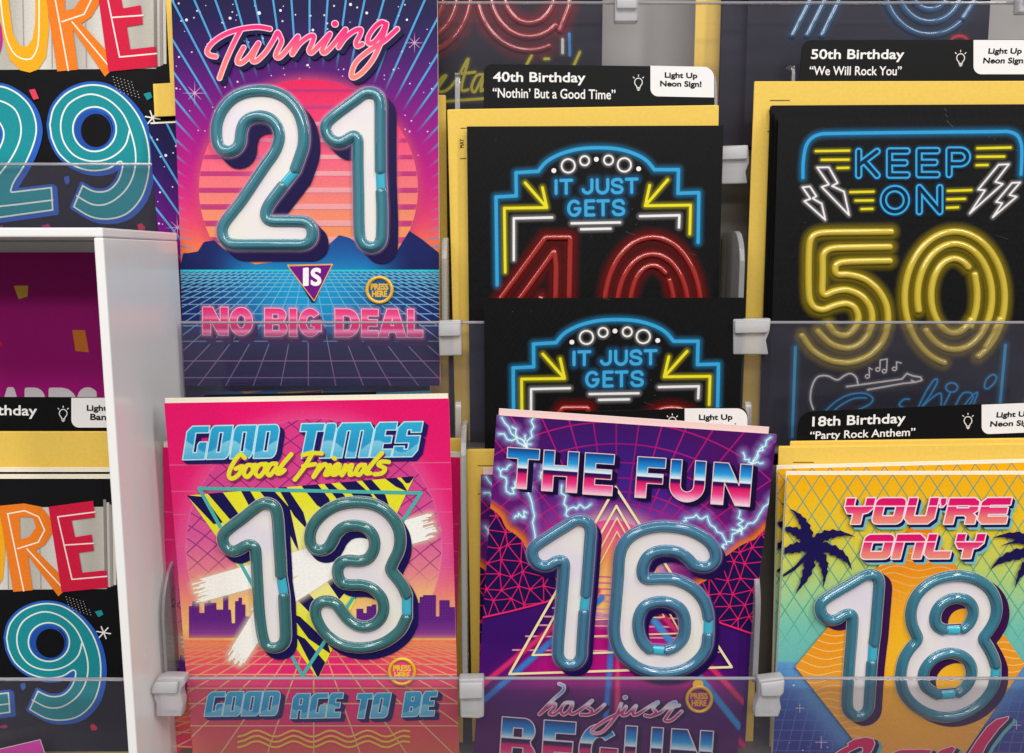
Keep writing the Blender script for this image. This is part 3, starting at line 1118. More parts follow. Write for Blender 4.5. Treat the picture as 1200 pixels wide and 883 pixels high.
A.add(f1, techno(496, 539), -.5)
w3 = block_word(A, 'GOOD', (245, 810), (330, 809), (240, 838.5), BLOCK, .08)
w4 = block_word(A, 'AGE', (345, 812), (403, 811), (340.5, 841), BLOCK, .08)
w5 = block_word(A, 'TO', (419.5, 812), (459, 811), (414, 841), BLOCK, .08)
w6 = block_word(A, 'BE', (475.5, 810), (513, 809), (471, 839), BLOCK, .08)
f2 = A.F(polys=w3 + w4 + w5 + w6, pad=8)
A.add(extruded(f2, 5 * fr13.k, -4.4 * fr13.k), '#221a5e', .9)
A.add(f2, '#bfe6f2', .8)
A.add(f2, techno(810, 841), -.4)
gf = [Z(205, 485, 4, p) for p in (
    [(330, 205), (308, 190), (275, 232), (256, 280), (268, 302), (300, 285), (320, 245), (288, 256)],
    [(368, 240), (342, 240), (326, 275), (342, 294), (368, 266), (368, 240), (395, 242)], [(425, 234), (398, 238), (380, 272), (398, 292), (424, 262), (425, 234), (440, 238)],
    [(478, 232), (452, 235), (434, 268), (448, 286), (478, 250)], [(548, 188), (512, 230), (482, 274), (498, 276), (516, 262)],
    [(602, 192), (640, 182), (690, 184)], [(645, 186), (608, 250), (565, 306)], [(604, 244), (660, 234)],
    [(682, 238), (668, 264), (652, 294), (680, 256), (704, 234), (716, 244)], [(728, 240), (706, 282), (724, 280), (744, 262)], [(746, 205), (752, 208)],
    [(748, 264), (774, 246), (766, 234), (742, 256), (744, 284), (782, 268)], [(802, 240), (784, 286), (808, 254), (832, 238), (824, 264), (822, 284), (846, 276)],
    [(892, 238), (866, 242), (850, 272), (866, 284), (895, 248)], [(972, 182), (930, 228), (898, 274), (918, 276)], [(1004, 224), (972, 222), (956, 238), (986, 254), (972, 276), (938, 282)])]
fg = A.F([A.S(smooth(p, n=5), 5.2) for p in gf], pad=4)
A.add(Field(fg.x0 + 1.5 * fr13.k, fg.y0 - 2 * fr13.k, fg.h, fg.f), '#8f2a66', .2)
A.add(fg, '#e9e22e')
for k in range(3):
    A.line([(280 + i * 8, 858.5 + k * 6.2 - 3.6 * math.sin((i * 8) / 190 * 2 * math.pi * 4.4 - 1.6)) for i in range(26)], 2.6, '#e6c53c', sm=3)
k13 = []
o1 = Z(240, 570, 4.0154, [(361, 412), (358, 340), (352, 250), (346, 155), (335, 102), (310, 80), (275, 80), (235, 106), (180, 150), (122, 193), (93, 225), (92, 260), (110, 288), (140, 300), (170, 290), (195, 275), (222, 270), (241, 285), (246, 320), (253, 450), (262, 590), (275, 690), (292, 738), (325, 753), (360, 745), (381, 715), (382, 650), (378, 570), (376, 512)])
o3 = Z(350, 570, 4.0125, [(508, 505), (490, 465), (465, 430), (442, 402), (434, 382), (446, 350), (470, 300), (478, 250), (470, 195), (440, 142), (395, 102), (340, 78), (270, 72), (200, 82), (140, 110), (90, 155), (62, 205), (58, 255), (75, 287), (108, 296), (140, 284), (160, 255), (180, 218), (215, 188), (260, 178), (310, 187), (345, 215), (360, 255), (355, 300), (330, 335), (290, 348), (240, 345), (205, 355), (188, 385), (192, 425), (212, 450), (250, 457), (300, 458), (350, 475), (390, 515), (403, 560), (395, 605), (365, 640), (320, 655), (275, 648), (235, 622), (205, 585), (180, 552), (150, 537), (115, 538), (90, 557), (83, 592), (95, 632), (125, 680), (175, 722), (230, 745), (300, 752), (370, 740), (430, 712), (480, 668), (508, 612)])
for o, gap in ((o1, [(330.6, 677.5), (333, 692)]), (o3, [(476.8, 700), (477, 716)])):
    k13.append(digit(fr13, A, None, o, [], 6.8, None, None, None, (6.5, 9), None) + (gap,))
for allp, rim, ex, gap in k13:
    A.add(ex, '#1c1552', .5)
for allp, rim, ex, gap in k13:            # clear rim of the moulded shell
    A.add(rim.w(np.abs(rim.f - .7 * A.fr.k) - .55 * A.fr.k), fade('#d8dbe0', lambda X, Y: .6 + 0 * X))
card13 = card_root('greeting_card', fr13, 'pink card reading Good times good friends 13 good age to be', group='cards with glossy blue tube numbers')
T13 = tube_mat('dark_teal_clear_plastic', '#387c80')
badge(fr13, A, card13, (471.5, 785.5), 14.8, '#e9497a', '#f2c53a')
leaves(fr13, card13, A, (-.0006, .0021))
for allp, rim, ex, gap in k13:
    raise_digit(fr13, A, card13, allp, rim, T13, 6.8, [gap])
c13b = copy_tree(card13, Frame((191, 524), (541, 536), (211, 925), .437, .437).like(fr13))
tag(c13b, 'second pink 13 card, hidden but for thin edges left and right of the front one')

# ================================================================== the 16 card
fr16 = Frame((582, 486.5), (910, 509), (549, 940), .424, .430)
A = Art(fr16)
g16 = math.atan2(22.5, 328)


def rot16(x, y):
    """design coordinates: straightened about the card's top centre"""
    return x, y


def bg16(X, Y):
    yy = Y - (X - 745) * .065
    c = stops(yy, (490, '#40125f'), (540, '#3f1a7c'), (580, '#4a1f88'), (612, '#8a3fa0'), (640, '#c56ab8'), (660, '#b84a9c'), (690, '#5a1170'), (740, '#3c0f66'), (800, '#4a1068'), (860, '#55125f'))
    side = stops(yy, (490, '#4a1060'), (560, '#521268'), (610, '#6a1a74'), (650, '#5a1568'), (700, '#3a1068'), (760, '#3b0f66'), (800, '#4c1170'), (860, '#55125f'))
    c = mix(c, side, ss(40, 130, abs(X - 725 - (Y - 640) * -.03)))
    mid = mix(np.broadcast_to(hx('#b5127f'), c.shape), c, ss(.55, 1.05, abs(X - 722) / np.maximum(20, 30 + (yy - 690) * 1.15)))
    return mix(c, mid, ss(690, 715, yy) * ss(835, 785, yy))


A.ground(bg16)
# neon net in the sky: rings and spokes about a point low on the card
gl = []
for k in range(-11, 12):
    a = math.radians(7.5 * k)
    gl.append([(722 + 60 * math.sin(a), 690 - 60 * math.cos(a)), (722 + 330 * math.sin(a * 1.05), 690 - 330 * math.cos(a * 1.05))])
for r in (78, 90, 104, 120, 138, 160, 186):
    gl.append([tuple(q) for q in arc(722, 680, r * 1.25, r, -10, 190, 50)])
A.add(A.F([A.S(p, 1.7) for p in gl], pad=1), fade('#c81f82', lambda X, Y: .75 * ss(690, 640, Y) * (1 - .35 * ss(60, 10, abs(X - 722)))))
sun = A.Pl(arc(716, 664, 55, 55, 0, 360, 70)[:-1])
fs = A.F(polys=[sun], pad=26, h=.0004)
A.glow(fs, 24, '#f0b3d8', .75)
A.add(fs, lambda X, Y: stops(Y, (609, '#e64f9e'), (632, '#ef6f86'), (655, '#f39a5a'), (680, '#f3c070')))
# floor lines of the triangle road
for i, y in enumerate((676, 683, 690, 697, 704, 713, 723, 733, 746, 762)):
    hw = 24 + (y - 660) * .95
    A.add(A.F([A.S([(722 - hw, y - 1), (722 + hw, y + 1.5)], 2.2)], pad=1), fade('#f0a0b8' if i > 3 else '#f06a9a', lambda X, Y: 0 * X + .85))
for pts, wd, c in (([(705, 700), (568, 819)], 7, '#3f7fd6'), ([(700, 692), (560, 806)], 6, '#dc2f78'), ([(738, 692), (866, 851)], 8, '#3f93dc'), ([(742, 684), (880, 832)], 6, '#d8316f'), ([(717, 750), (709, 845)], 6, '#4a78d6'), ([(724, 750), (723, 845)], 5, '#dc3a7c')):
    f = A.F([A.S(pts, wd * .5)], pad=5)
    A.glow(f, 3.6, c, .95, 1.0)
# hills at both sides with a wire net
hl = [(570, 592), (575, 594), (587, 604), (594, 618), (603, 624), (612, 632), (618, 642), (634, 648), (655, 668), (672, 690), (640, 704.5), (600, 715), (562, 723.5), (556, 640)]
hr = [(906, 612), (896, 617), (884, 630), (868, 637), (853, 648), (842, 656), (836, 672), (806, 690), (800, 704), (844, 729), (885, 743), (908, 640)]
rnd = random.Random(11)
for hpts, edge, base in ((hl, hl[1:10], hl[9:13]), (hr, hr[1:8], hr[8:11])):
    f = A.F(polys=[A.Pl(hpts)], pad=12, h=.0003)
    fe = A.F([A.S(smooth(edge, n=3), 4)], pad=12, h=.0003)
    A.glow(fe, 10, '#e8742a', .9)
    A.add(f, '#1c0f4a')
    A.add(fe, '#e0762c', -1.0)
    xs = [p[0] for p in hpts]; ys = [p[1] for p in hpts]
    pts = []
    for j in range(10):
        for i in range(10):
            pts.append((min(xs) + (i + .5 * (j % 2) + rnd.uniform(-.28, .28)) * 17, min(ys) + (j + rnd.uniform(-.28, .28)) * 16))
    nl = []
    for a in range(100):
        i, j = a % 10, a // 10
        if i < 9: nl.append([pts[a], pts[a + 1]])
        if j < 9:
            nl.append([pts[a], pts[a + 10]])
            b = a + 11 if j % 2 else a + 9
            if 0 <= b < 100 and abs(b % 10 - i) == 1: nl.append([pts[a], pts[b]])
    fn = A.F([A.S(p, 1.2) for p in nl] + [A.S([p, (p[0] + .1, p[1])], 3.2) for p in pts], pad=2, h=.0003)
    A.add(clip_to(fn, f), '#dd1f6a')
    A.line(base, 2.2, '#ee2a70')
# nested triangles
for ap, bl, br, wd in (((721, 570), (597, 788.6), (856.6, 780.5), 3.0), ((722, 592), (624, 766.5), (818, 760), 2.6), ((722.5, 606), (648, 746), (797, 741), 2.0), ((722.5, 622), (668, 726), (778, 722), 1.6)):
    A.add(A.F([A.S([ap, bl], wd), A.S([bl, br], wd), A.S([br, ap], wd)], pad=2), '#f5e7b0' if wd > 2.2 else '#f3cf9a')
# lightning
lt = []
for a, b in (((588, 489), (618, 528)), ((618, 528), (600, 500)), ((585, 508), (622, 520)), ((618, 528), (626, 488)), ((584, 548), (598, 578)), ((598, 578), (612, 560)), ((618, 575), (627, 626)), ((627, 626), (630, 648)), ((617, 600), (603, 606)), ((618, 528), (619, 578)),
             ((658, 568), (664, 598)), ((664, 598), (692, 590)), ((664, 598), (668, 612)), ((640, 545), (634, 560)),
             ((902, 512), (880, 545)), ((880, 545), (870, 530)), ((880, 548), (892, 522)), ((905, 580), (882, 612)), ((882, 612), (850, 634)), ((850, 634), (828, 604)), ((828, 604), (806, 606)), ((806, 606), (800, 618)), ((868, 625), (866, 598)), ((850, 634), (842, 644)), ((880, 545), (874, 560))):
    lt.append(jag(a, b, 3.4, 7, rnd))
for _ in range(16):
    p = rnd.choice(lt)[rnd.randint(1, 3)]
    q = (p[0] + rnd.uniform(-14, 14), p[1] + rnd.uniform(-12, 12))
    lt.append(jag(p, q, 2, 4, rnd))
fl = A.F([A.S(p, 1.3) for p in lt], pad=11)
A.glow(fl, 10, '#b48ae8', .6, 1.3)
A.glow(fl, 3, '#8fdcf5', .8, 1.2)
A.add(fl, '#eefaff', -.1)
# chrome lettering
def chrome(top, h, bold=True):
    def c(X, Y):
        t = (Y - (X - 745) * .069 - top) / h
        return stops(t, (0, '#123a78'), (.14, '#1673c2'), (.3, '#2f9fe2'), (.44, '#cfeaf8'), (.48, '#f3f6fb'), (.5, '#1c1150'), (.57, '#4a1058'), (.62, '#d81766'), (.78, '#ee3f86'), (.95, '#f6b6d2'), (1, '#f9d6e4'))
    return c


sl = lambda x: 22.5 / 328 * (x - 582)
tf = [heavy(A, ch, *q) for ch, *q in (('T', (595, 523.5), (632.5, 526), (592, 570.5)), ('H', (637.6, 526.6), (678.6, 529.2), (634.4, 574)), ('E', (685.8, 529.8), (719.8, 532), (682.6, 578)), ('F', (747, 534.4), (780, 536.4), (743.4, 581.8)), ('U', (786.2, 537.4), (827, 540), (782.6, 586)), ('N', (836, 540.8), (881.2, 544), (832, 589.5)))]
ftf = A.F(polys=tf, pad=12, h=.0002)
A.add(extruded(ftf, 6.5 * fr16.k, -3.5 * fr16.k), '#150a38', .4)
A.add(ftf, '#f0d2cc', .55)
A.add(ftf, chrome(533.5, 48.5), -.45)
tb = [heavy(A, ch, tl, tr, (tl[0] - 4, tl[1] + 60)) for ch, tl, tr in (('B', (588.6, 838), (630, 841)), ('E', (637.6, 841.8), (675, 844.4)), ('G', (680, 845), (725.6, 848.4)), ('U', (733, 848.4), (777, 851.2)), ('N', (786.6, 852), (835.4, 855)))]
ftb = A.F(polys=tb, pad=12, h=.00025)
A.add(extruded(ftb, 6 * fr16.k, -3 * fr16.k), '#2a1144', .4)
A.add(ftb, '#eed6e4', .7)
A.add(ftb, chrome(849, 50), -.7)
hj = [Z(580, 780, 4.286, p) for p in (
    [(322, 84), (345, 96), (338, 122), (290, 165), (240, 218), (224, 236), (262, 205), (300, 184), (296, 205), (274, 232), (298, 236), (335, 205)],
    [(388, 178), (352, 180), (330, 214), (345, 238), (380, 208), (388, 182), (376, 222), (392, 234), (440, 205), (486, 168), (462, 198), (486, 216), (470, 238), (430, 238)],
    [(470, 238), (505, 225), (548, 188)],
    [(632, 184), (606, 245), (545, 318), (502, 332), (488, 314), (560, 262), (640, 222), (655, 198), (636, 238), (664, 236), (706, 194), (690, 234), (714, 236), (770, 200), (816, 176), (792, 205), (806, 226), (780, 246), (752, 242)],
    [(780, 246), (830, 226), (872, 188), (905, 178), (868, 236), (850, 266), (884, 266), (934, 222)], [(852, 206), (922, 192)])]
fh = A.F([A.S(smooth(p, n=5), 3.6) for p in hj] + [A.S([(732, 815.5), (732.4, 815.5)], 5)], pad=8)
A.add(extruded(fh, 5 * fr16.k, -3 * fr16.k), '#2a1040', .2)
A.add(fh, '#e9cfe0', .8)
A.add(fh, lambda X, Y: stops(Y - (X - 700) * .05, (800, '#a9b8dc'), (812, '#6f9fd2'), (824, '#ece4ee'), (830, '#b03a78'), (845, '#e0457f'), (860, '#f09ab8')), -.2)
k16 = []
o1 = Z(600, 590, 4.208, [(362, 438), (366, 390), (373, 300), (380, 200), (384, 132), (374, 97), (345, 77), (310, 80), (270, 105), (200, 148), (132, 193), (104, 220), (103, 255), (120, 285), (150, 300), (182, 297), (212, 280), (240, 272), (256, 285), (256, 330), (250, 410), (243, 500), (235, 600), (228, 700), (230, 745), (250, 775), (285, 786), (320, 775), (339, 745), (342, 700), (347, 620), (353, 530)])
o6 = Z(700, 590, 4.0125, [(516, 527), (508, 485), (488, 440), (450, 397), (400, 366), (350, 350), (290, 347), (240, 350), (215, 342), (207, 315), (212, 280), (235, 240), (275, 218), (330, 213), (380, 223), (420, 250), (450, 280), (490, 292), (525, 284), (548, 257), (548, 220), (525, 180), (480, 145), (420, 118), (350, 105), (280, 104), (210, 120), (155, 150), (118, 195), (102, 250), (97, 330), (90, 420), (82, 520), (78, 590), (88, 650), (115, 700), (165, 745), (225, 775), (300, 787), (370, 779), (430, 755), (480, 713), (508, 665), (515, 612)])
i6 = Z(700, 590, 4.0125, [(325, 682), (362, 668), (398, 630), (410, 580), (405, 520), (380, 480), (330, 456), (278, 453), (225, 470), (196, 510), (187, 560), (195, 615), (215, 652), (243, 678)])
for o, ii, gap in ((o1, [], [[(685.6, 699), (684.4, 710)]]), (o6, [i6], [[(829, 726), (828.5, 738)], [(765, 759.5), (777, 760.5)]])):
    k16.append(digit(fr16, A, None, o, ii, 6.8, None, None, None, (7.5, 8.5), None) + (gap,))
for allp, rim, ex, gap in k16:
    A.add(ex, '#1d0d4c', .5)
for allp, rim, ex, gap in k16:            # clear rim of the moulded shell
    A.add(rim.w(np.abs(rim.f - .7 * A.fr.k) - .55 * A.fr.k), fade('#a9b4e0', lambda X, Y: .6 + 0 * X))
for allp, rim, ex, gap in k16:
    A.glow(rim, 4, '#c9a0e0', .3)
card16 = card_root('greeting_card', fr16, 'tilted purple card reading The fun 16 has just begun', group='cards with glossy blue tube numbers')
T16 = tube_mat('blue_clear_plastic', '#4787ab')
A.line([(817, 800), (818, 806)], 13, '#e8b52c')
badge(fr16, A, card16, (818.3, 817), 14.4, '#8a2a72', '#e8a53a')
leaves(fr16, card16, A, (-.0012, .0030), plain('pale_pink_board', '#f0d3cf', .6, 0, (700, .06, .1), .3, .04), -.0022)
for allp, rim, ex, gap in k16:
    raise_digit(fr16, A, card16, allp, rim, T16, 6.8, gap)
c16b = copy_tree(card16, Frame((563.5, 556), (890, 560), (556, 1000), .4385, .4385).like(fr16))
tag(c16b, 'second purple 16 card, upright, only its lightning edge showing behind the tilted one')

# ================================================================== the 18 card
fr18 = Frame((922.3, 556.5), (1252, 556), (890, 985), .4255, .430)
A = Art(fr18)


def bg18(X, Y):
    c = stops(Y, (556, '#fbb40f'), (590, '#f5c021'), (625, '#e6cb3c'), (665, '#c5d46a'), (700, '#9fd09a'), (735, '#77c6b4'), (775, '#6cbcb8'))
    lo = stops(Y, (775, '#4f8fc4'), (800, '#456fb8'), (840, '#3d4ea0'), (883, '#39338c'))
    lo = mix(lo, np.broadcast_to(hx('#6aa9d6'), c.shape), .7 * np.exp(-(np.minimum(abs(X - 931 - (Y - 779) * .69), abs(X - 1198 + (Y - 777) * .82)) / 26) ** 2))
    return mix(c, lo, ss(774.5, 776.5, Y))


A.ground(bg18)
gl = []
for k in range(-16, 17):
    x = 1077 + 21 * k
    gl.append([(x, 540), (x + 165, 790)]); gl.append([(x, 540), (x - 165, 790)])
A.add(A.F([A.S(p, 1.5) for p in gl], pad=1), fade('#45b3a6', lambda X, Y: .52 * ss(770, 700, Y)))
gl = []
for k in range(-30, 30):
    gl.append([(1077 + 13 * k, 776), (1077 + 13 * k - 30, 900)])
for k in range(10):
    gl.append([(880, 783 + 12 * k), (1260, 786 + 12 * k)])
A.add(A.F([A.S(p, 1.2) for p in gl], pad=1), fade('#7aa6dc', lambda X, Y: .4 * (Y > 777)))
rnd = random.Random(8)
for _ in range(40):
    x, y = rnd.uniform(900, 1240), rnd.uniform(790, 900)
    A.line([(x, y), (x + .1, y)], rnd.choice([1.2, 1.8, 2.6]), '#cfd9ee', .0002)
for x, y, L in ((961, 868, 7), (1189, 848, 5), (936, 828, 5)):
    A.lines([[(x - L, y), (x + L, y)], [(x, y - L), (x, y + L)]], .9, '#d6c9e6')
dia = [(1077, 603), (1198.6, 777), (1075, 962), (930.5, 779.5)]
fd = A.F(polys=[A.Pl(dia)], pad=3, h=.0004)
A.add(fd, lambda X, Y: mix(stops(Y, (603, '#ec7a18'), (680, '#f0901a'), (760, '#f39a22'), (830, '#f0a83a'), (883, '#eda844')), np.broadcast_to(hx('#fcc02c'), (len(X), 3)), .9 * ss(110, 15, np.hypot((X - 1080), (Y - 765) * .9))))
wl = []
for k in range(46):
    y0 = 590 + 8.5 * k
    wl.append([(930 + i * 5, y0 + 3.2 * math.sin(i * .55 + k * .5) + 2.6 * math.sin(i * .23 + 1.7 * k * .3)) for i in range(56)])
fwv = A.F([A.S(p, 1.3) for p in wl], pad=1, h=.0003)
A.add(clip_to(fwv, A.F(polys=[A.Pl(dia)], pad=3, h=.0003)), fade('#fbcf7a', lambda X, Y: .95 * ss(35, 75, abs(X - 1078)) + .7 * ss(730, 680, Y)))


def frond(c, ctrl, tip, wd, rnd):
    c, m, t = map(np.array, (c, ctrl, tip))
    L, Rr = [], []
    n = 13
    for i in range(n + 1):
        u = i / n
        p = (1 - u) ** 2 * c + 2 * u * (1 - u) * m + u * u * t
        d = 2 * (1 - u) * (m - c) + 2 * u * (t - m)
        d = d / np.hypot(*d)
        nr = np.array([-d[1], d[0]])
        ww = wd * (.32 + .68 * math.sin(math.pi * min(1, u * 1.0 + .12) ** .8)) * (1 - u ** 5)
        k = 1.75 if i % 2 else 1.1
        L.append(p + nr * ww * k * .8 - d * (1.6 if i % 2 else 0))
        Rr.append(p - nr * ww * k * .8 - d * (1.6 if i % 2 else 0))
    return [tuple(q) for q in L] + [tuple(q) for q in Rr[::-1]]


pc = (948.5, 637)
pf = [frond(pc, cc, tt, wd, rnd) for cc, tt, wd in (
    ((944, 605), (922, 594), 4.6), ((972, 616), (1003, 629), 5.0), ((992, 642), (997, 669), 5.0), ((972, 655), (962, 690), 5.2), ((951, 670), (929, 696), 5.6), ((935, 616), (906, 618), 5.2), ((930, 640), (900, 650), 5.4))]
trunk = [(947, 640), (943, 648), (930, 662), (912, 675), (911, 678), (930, 667), (947, 651), (953, 641)]
pc2 = (1224, 644)
pf2 = [frond(pc2, cc, tt, wd, rnd) for cc, tt, wd in (
    ((1192, 618), (1159, 630), 5.2), ((1170, 646), (1158, 668), 5.4), ((1196, 656), (1186, 690), 5.4), ((1232, 610), (1250, 600), 5), ((1222, 670), (1212, 700), 5), ((1200, 625), (1168, 640), 3))]
A.add(A.F(polys=[A.Pl(p) for p in pf + pf2] + [A.Pl(trunk)], pad=2, h=.00022), '#1b1450')
w1 = block_word(A, 'YOU', (991, 583), (1098, 582.5), (984, 612.5), WIDE, .1)
w2 = block_word(A, 'RE', (1111, 583), (1183, 582.5), (1104, 612.5), WIDE, .1)
w3 = block_word(A, "'", (1101, 583), (1107, 583), (1096, 612), WIDE)
w4 = block_word(A, 'ONLY', (1013, 625.5), (1152, 624.5), (1006, 653.5), WIDE, .1)
fyo = A.F(polys=w1 + w2 + w3 + w4, pad=12, h=.0002)
e1 = extruded(fyo, 6 * fr18.k, -6.5 * fr18.k)
A.add(e1, '#77c1c8', 1.2)
A.add(extruded(fyo, 3.4 * fr18.k, -3.6 * fr18.k), '#1a1450', 1.2)
A.add(fyo, '#f9e3ec', 1.6)


def pinky(X, Y):
    t = np.where(Y < 618, (Y - 583) / 30, (Y - 625) / 29)
    c = stops(t, (0, '#e0116a'), (.3, '#e6186c'), (.42, '#ea3a76'), (.7, '#f07a7a'), (1, '#f49a78'))
    return mix(c, np.broadcast_to(hx('#f9d9e4'), c.shape), ss(.035, .015, abs(t - .3)))


A.add(fyo, pinky, .1)
ggr = [Z(940, 830, 4.615, p) for p in (
    [(150, 248), (200, 215), (245, 190), (238, 180), (270, 160), (335, 146), (375, 155), (384, 180), (370, 215), (345, 248), (310, 248), (322, 215), (318, 200), (298, 199), (250, 222), (215, 248), (170, 290), (150, 330), (230, 330), (330, 250), (360, 260), (240, 370), (120, 360), (110, 300)],
    [(440, 250), (520, 215), (640, 212), (692, 216), (668, 250), (600, 262), (560, 340), (520, 340), (560, 260), (500, 270)], [(700, 250), (740, 215), (800, 195), (818, 206), (805, 225), (780, 265), (740, 340), (690, 340), (680, 290)],
    [(880, 250), (930, 170), (990, 90), (1040, 50), (1105, 35), (1100, 50), (1050, 100), (990, 180), (952, 250), (920, 330), (850, 330)])]
fgr = A.F(polys=[A.Pl(p) for p in ggr], pad=14)
A.add(extruded(fgr, 9 * fr18.k, -5 * fr18.k), '#6bb4bd', .8)
A.add(extruded(fgr, 5 * fr18.k, -3 * fr18.k), '#261c50', .8)
A.add(fgr, '#f3d3dc', 1.0)
A.add(fgr, '#d51f64', -.1)
k18 = []
o1 = Z(940, 650, 4.208, [(344, 425), (350, 380), (358, 280), (366, 180), (368, 130), (357, 102), (330, 92), (295, 100), (240, 133), (170, 173), (107, 213), (85, 240), (85, 272), (102, 300), (135, 314), (166, 308), (195, 290), (222, 282), (239, 294), (241, 335), (235, 420), (228, 500), (222, 590), (215, 690), (217, 745), (234, 773), (262, 785), (295, 775), (317, 745), (322, 690), (328, 600), (333, 525)])
o8 = Z(1040, 650, 4.0125, [(494, 508), (485, 478), (465, 435), (442, 397), (440, 380), (465, 345), (490, 300), (500, 250), (490, 195), (460, 147), (410, 112), (350, 95), (290, 95), (220, 112), (160, 150), (120, 200), (102, 260), (105, 315), (120, 355), (132, 382), (126, 402), (100, 430), (70, 480), (56, 540), (56, 595), (75, 650), (120, 700), (180, 735), (250, 752), (320, 745), (390, 715), (445, 670), (480, 620), (494, 570)])
i8 = Z(1040, 650, 4.0125, [(345, 342), (374, 315), (391, 275), (388, 238), (368, 210), (335, 197), (292, 198), (250, 217), (222, 250), (211, 290), (219, 325), (252, 346)])
i8b = Z(1040, 650, 4.0125, [(322, 640), (360, 608), (384, 560), (380, 510), (350, 472), (300, 453), (252, 457), (202, 482), (167, 525), (157, 570), (171, 613), (226, 649)])
for o, ii, gap in ((o1, [], [[(1020.8, 755), (1020, 769)]]), (o8, [i8, i8b], [[(1163.5, 780), (1163.2, 791)], [(1107.5, 736.5), (1119.5, 736.5)], [(1101, 812), (1114, 811)]])):
    k18.append(digit(fr18, A, None, o, ii, 6.6, None, None, None, (10, 6.5), None) + (gap,))
for allp, rim, ex, gap in k18:
    A.add(ex, '#3a1448', .5)
for allp, rim, ex, gap in k18:            # clear rim of the moulded shell
    A.add(rim.w(np.abs(rim.f - .7 * A.fr.k) - .55 * A.fr.k), fade('#c9dfe2', lambda X, Y: .6 + 0 * X))
card18 = card_root('greeting_card', fr18, 'yellow card with palm trees reading You\'re only 18, front one of its stack', group='cards with glossy blue tube numbers')
T18 = tube_mat('sea_blue_clear_plastic', '#3d8ba6')
leaves(fr18, card18, A, (0, .0012))
for allp, rim, ex, gap in k18:
    raise_digit(fr18, A, card18, allp, rim, T18, 6.6, gap)
c18b = copy_tree(card18, Frame((911.5, 549.5), (1245, 541), (888, 985), .4345, .436).like(fr18))
tag(c18b, 'second yellow palm tree 18 card, a strip showing above and left of the front one')

# ================================================================== the 40 card
fr40 = Frame((567.2, 349.8), (871.6, 349.2), (572, 800), .4635, .4635)
A = Art(fr40)
mp = lambda p: Z(500, 330, 2.857, p)
# the design was traced on the card behind; carried over to this one by matching corners
sx, sy = (871.6 - 567.2) / (847.7 - 547.2), 1.0


def q40(p):
    out = []
    for x, y in p:
        X, Y = 500 + x / 3.077, 130 + y / 3.077
        out.append((567.2 + (X - 547.2) * sx - (Y - 151) * .004, 349.8 + (Y - 148.6) * 1.0 - (X - 547.2) * .0))
    return out


def bg40(X, Y):
    n = np.sin(X * .9 + 3 * np.sin(Y * .13)) * np.sin(Y * .7 + 2 * np.sin(X * .11))
    return np.clip(np.broadcast_to(hx('#101012'), (len(X), 3)) + .012 * n[:, None], 0, 1)


A.ground(bg40, .0007)


def bricks(A, x0, y0, x1, y1, bh, bw, rnd, col):
    ls = []
    y, r = y0, 0
    while y < y1:
        x = x0 + (bw / 2 if r % 2 else 0)
        while x < x1:
            if rnd.random() < .75:
                ls.append(jag((x, y), (x + bw * .9, y + rnd.uniform(-.6, .6)), .5, 6, rnd))
            if rnd.random() < .6:
                ls.append(jag((x, y), (x, y + bh), .4, 4, rnd))
            x += bw
        y += bh
        r += 1
    A.add(A.F([A.S(p, .7) for p in ls], pad=1, h=.0003), col)


bricks(A, 570, 455, 868, 700, 9, 20, random.Random(2), '#0a0a0b')


def specks(A, n, seed):
    r = random.Random(seed)
    x0, y0, x1, y1 = A.box
    L = []
    for _ in range(n):
        a, b = r.uniform(x0, x1), r.uniform(y0, y1)
        if r.random() < .75:
            L.append((np.array([[a, b, a + .00005, b]]), r.choice([.0002, .0003, .0004])))
        else:
            t, q = r.uniform(0, 6.3), r.uniform(.002, .008)
            L.append((np.array([[a, b, a + q * math.cos(t), b + q * math.sin(t)]]), .00016))
    A.add(A.F(L, pad=1, h=.00012 if 0 else .0002), fade('#b9b7b2', lambda X, Y: .30 + .25 * np.sin(X * 7 + Y * 3)))


def neon(A, lst, wd, col, glowr=7, amt=.33, light=None):
    f = A.F([A.S(p, wd) for p in lst], pad=glowr + 1)
    A.glow(f, glowr, col, amt, 1.8)
    A.add(f, col)
    if light:
        A.add(f, light, -wd * .32)
    return f


neon(A, [q40(p) for p in ([(254, 620), (250, 308), (323, 304), (322, 222), (402, 217)] + [tuple(a) for a in smooth([(402, 217), (432, 183), (482, 156), (545, 139), (615, 134), (685, 138), (745, 154), (790, 178), (820, 212)], n=6)] + [(907, 212), (905, 296), (980, 294), (977, 470)],)], 4.0, '#35a4dc')
neon(A, [q40(p) for p in ([(283, 575), (280, 348), (433, 346)], [(355, 258), (433, 346), (417, 275)], [(947, 440), (950, 338), (787, 340)], [(868, 248), (787, 340), (803, 268)])], 3.2, '#ece12a', 5, .3)
neon(A, [q40(p) for p in ([(314, 532), (314, 384), (452, 381)], [(768, 377), (910, 374), (908, 417)], [(522, 402), (696, 399)], [(556, 423), (662, 421)])], 2.8, '#efeeee', 5, .22)
circ = []
for x, y, r in ((510, 198, 24), (569, 180, 16.5), (655, 178, 16.5), (712, 195, 24)):
    circ.append(q40([tuple(a) for a in arc(x, y, r, r, 0, 360, 30)]))
neon(A, circ, 1.9, '#f2f0ee', 4, .2)
for x, y in ((611, 175), (458, 215), (763, 209)):
    A.line(q40([(x, y), (x + .5, y)]), 5.6, '#f2f0ee')
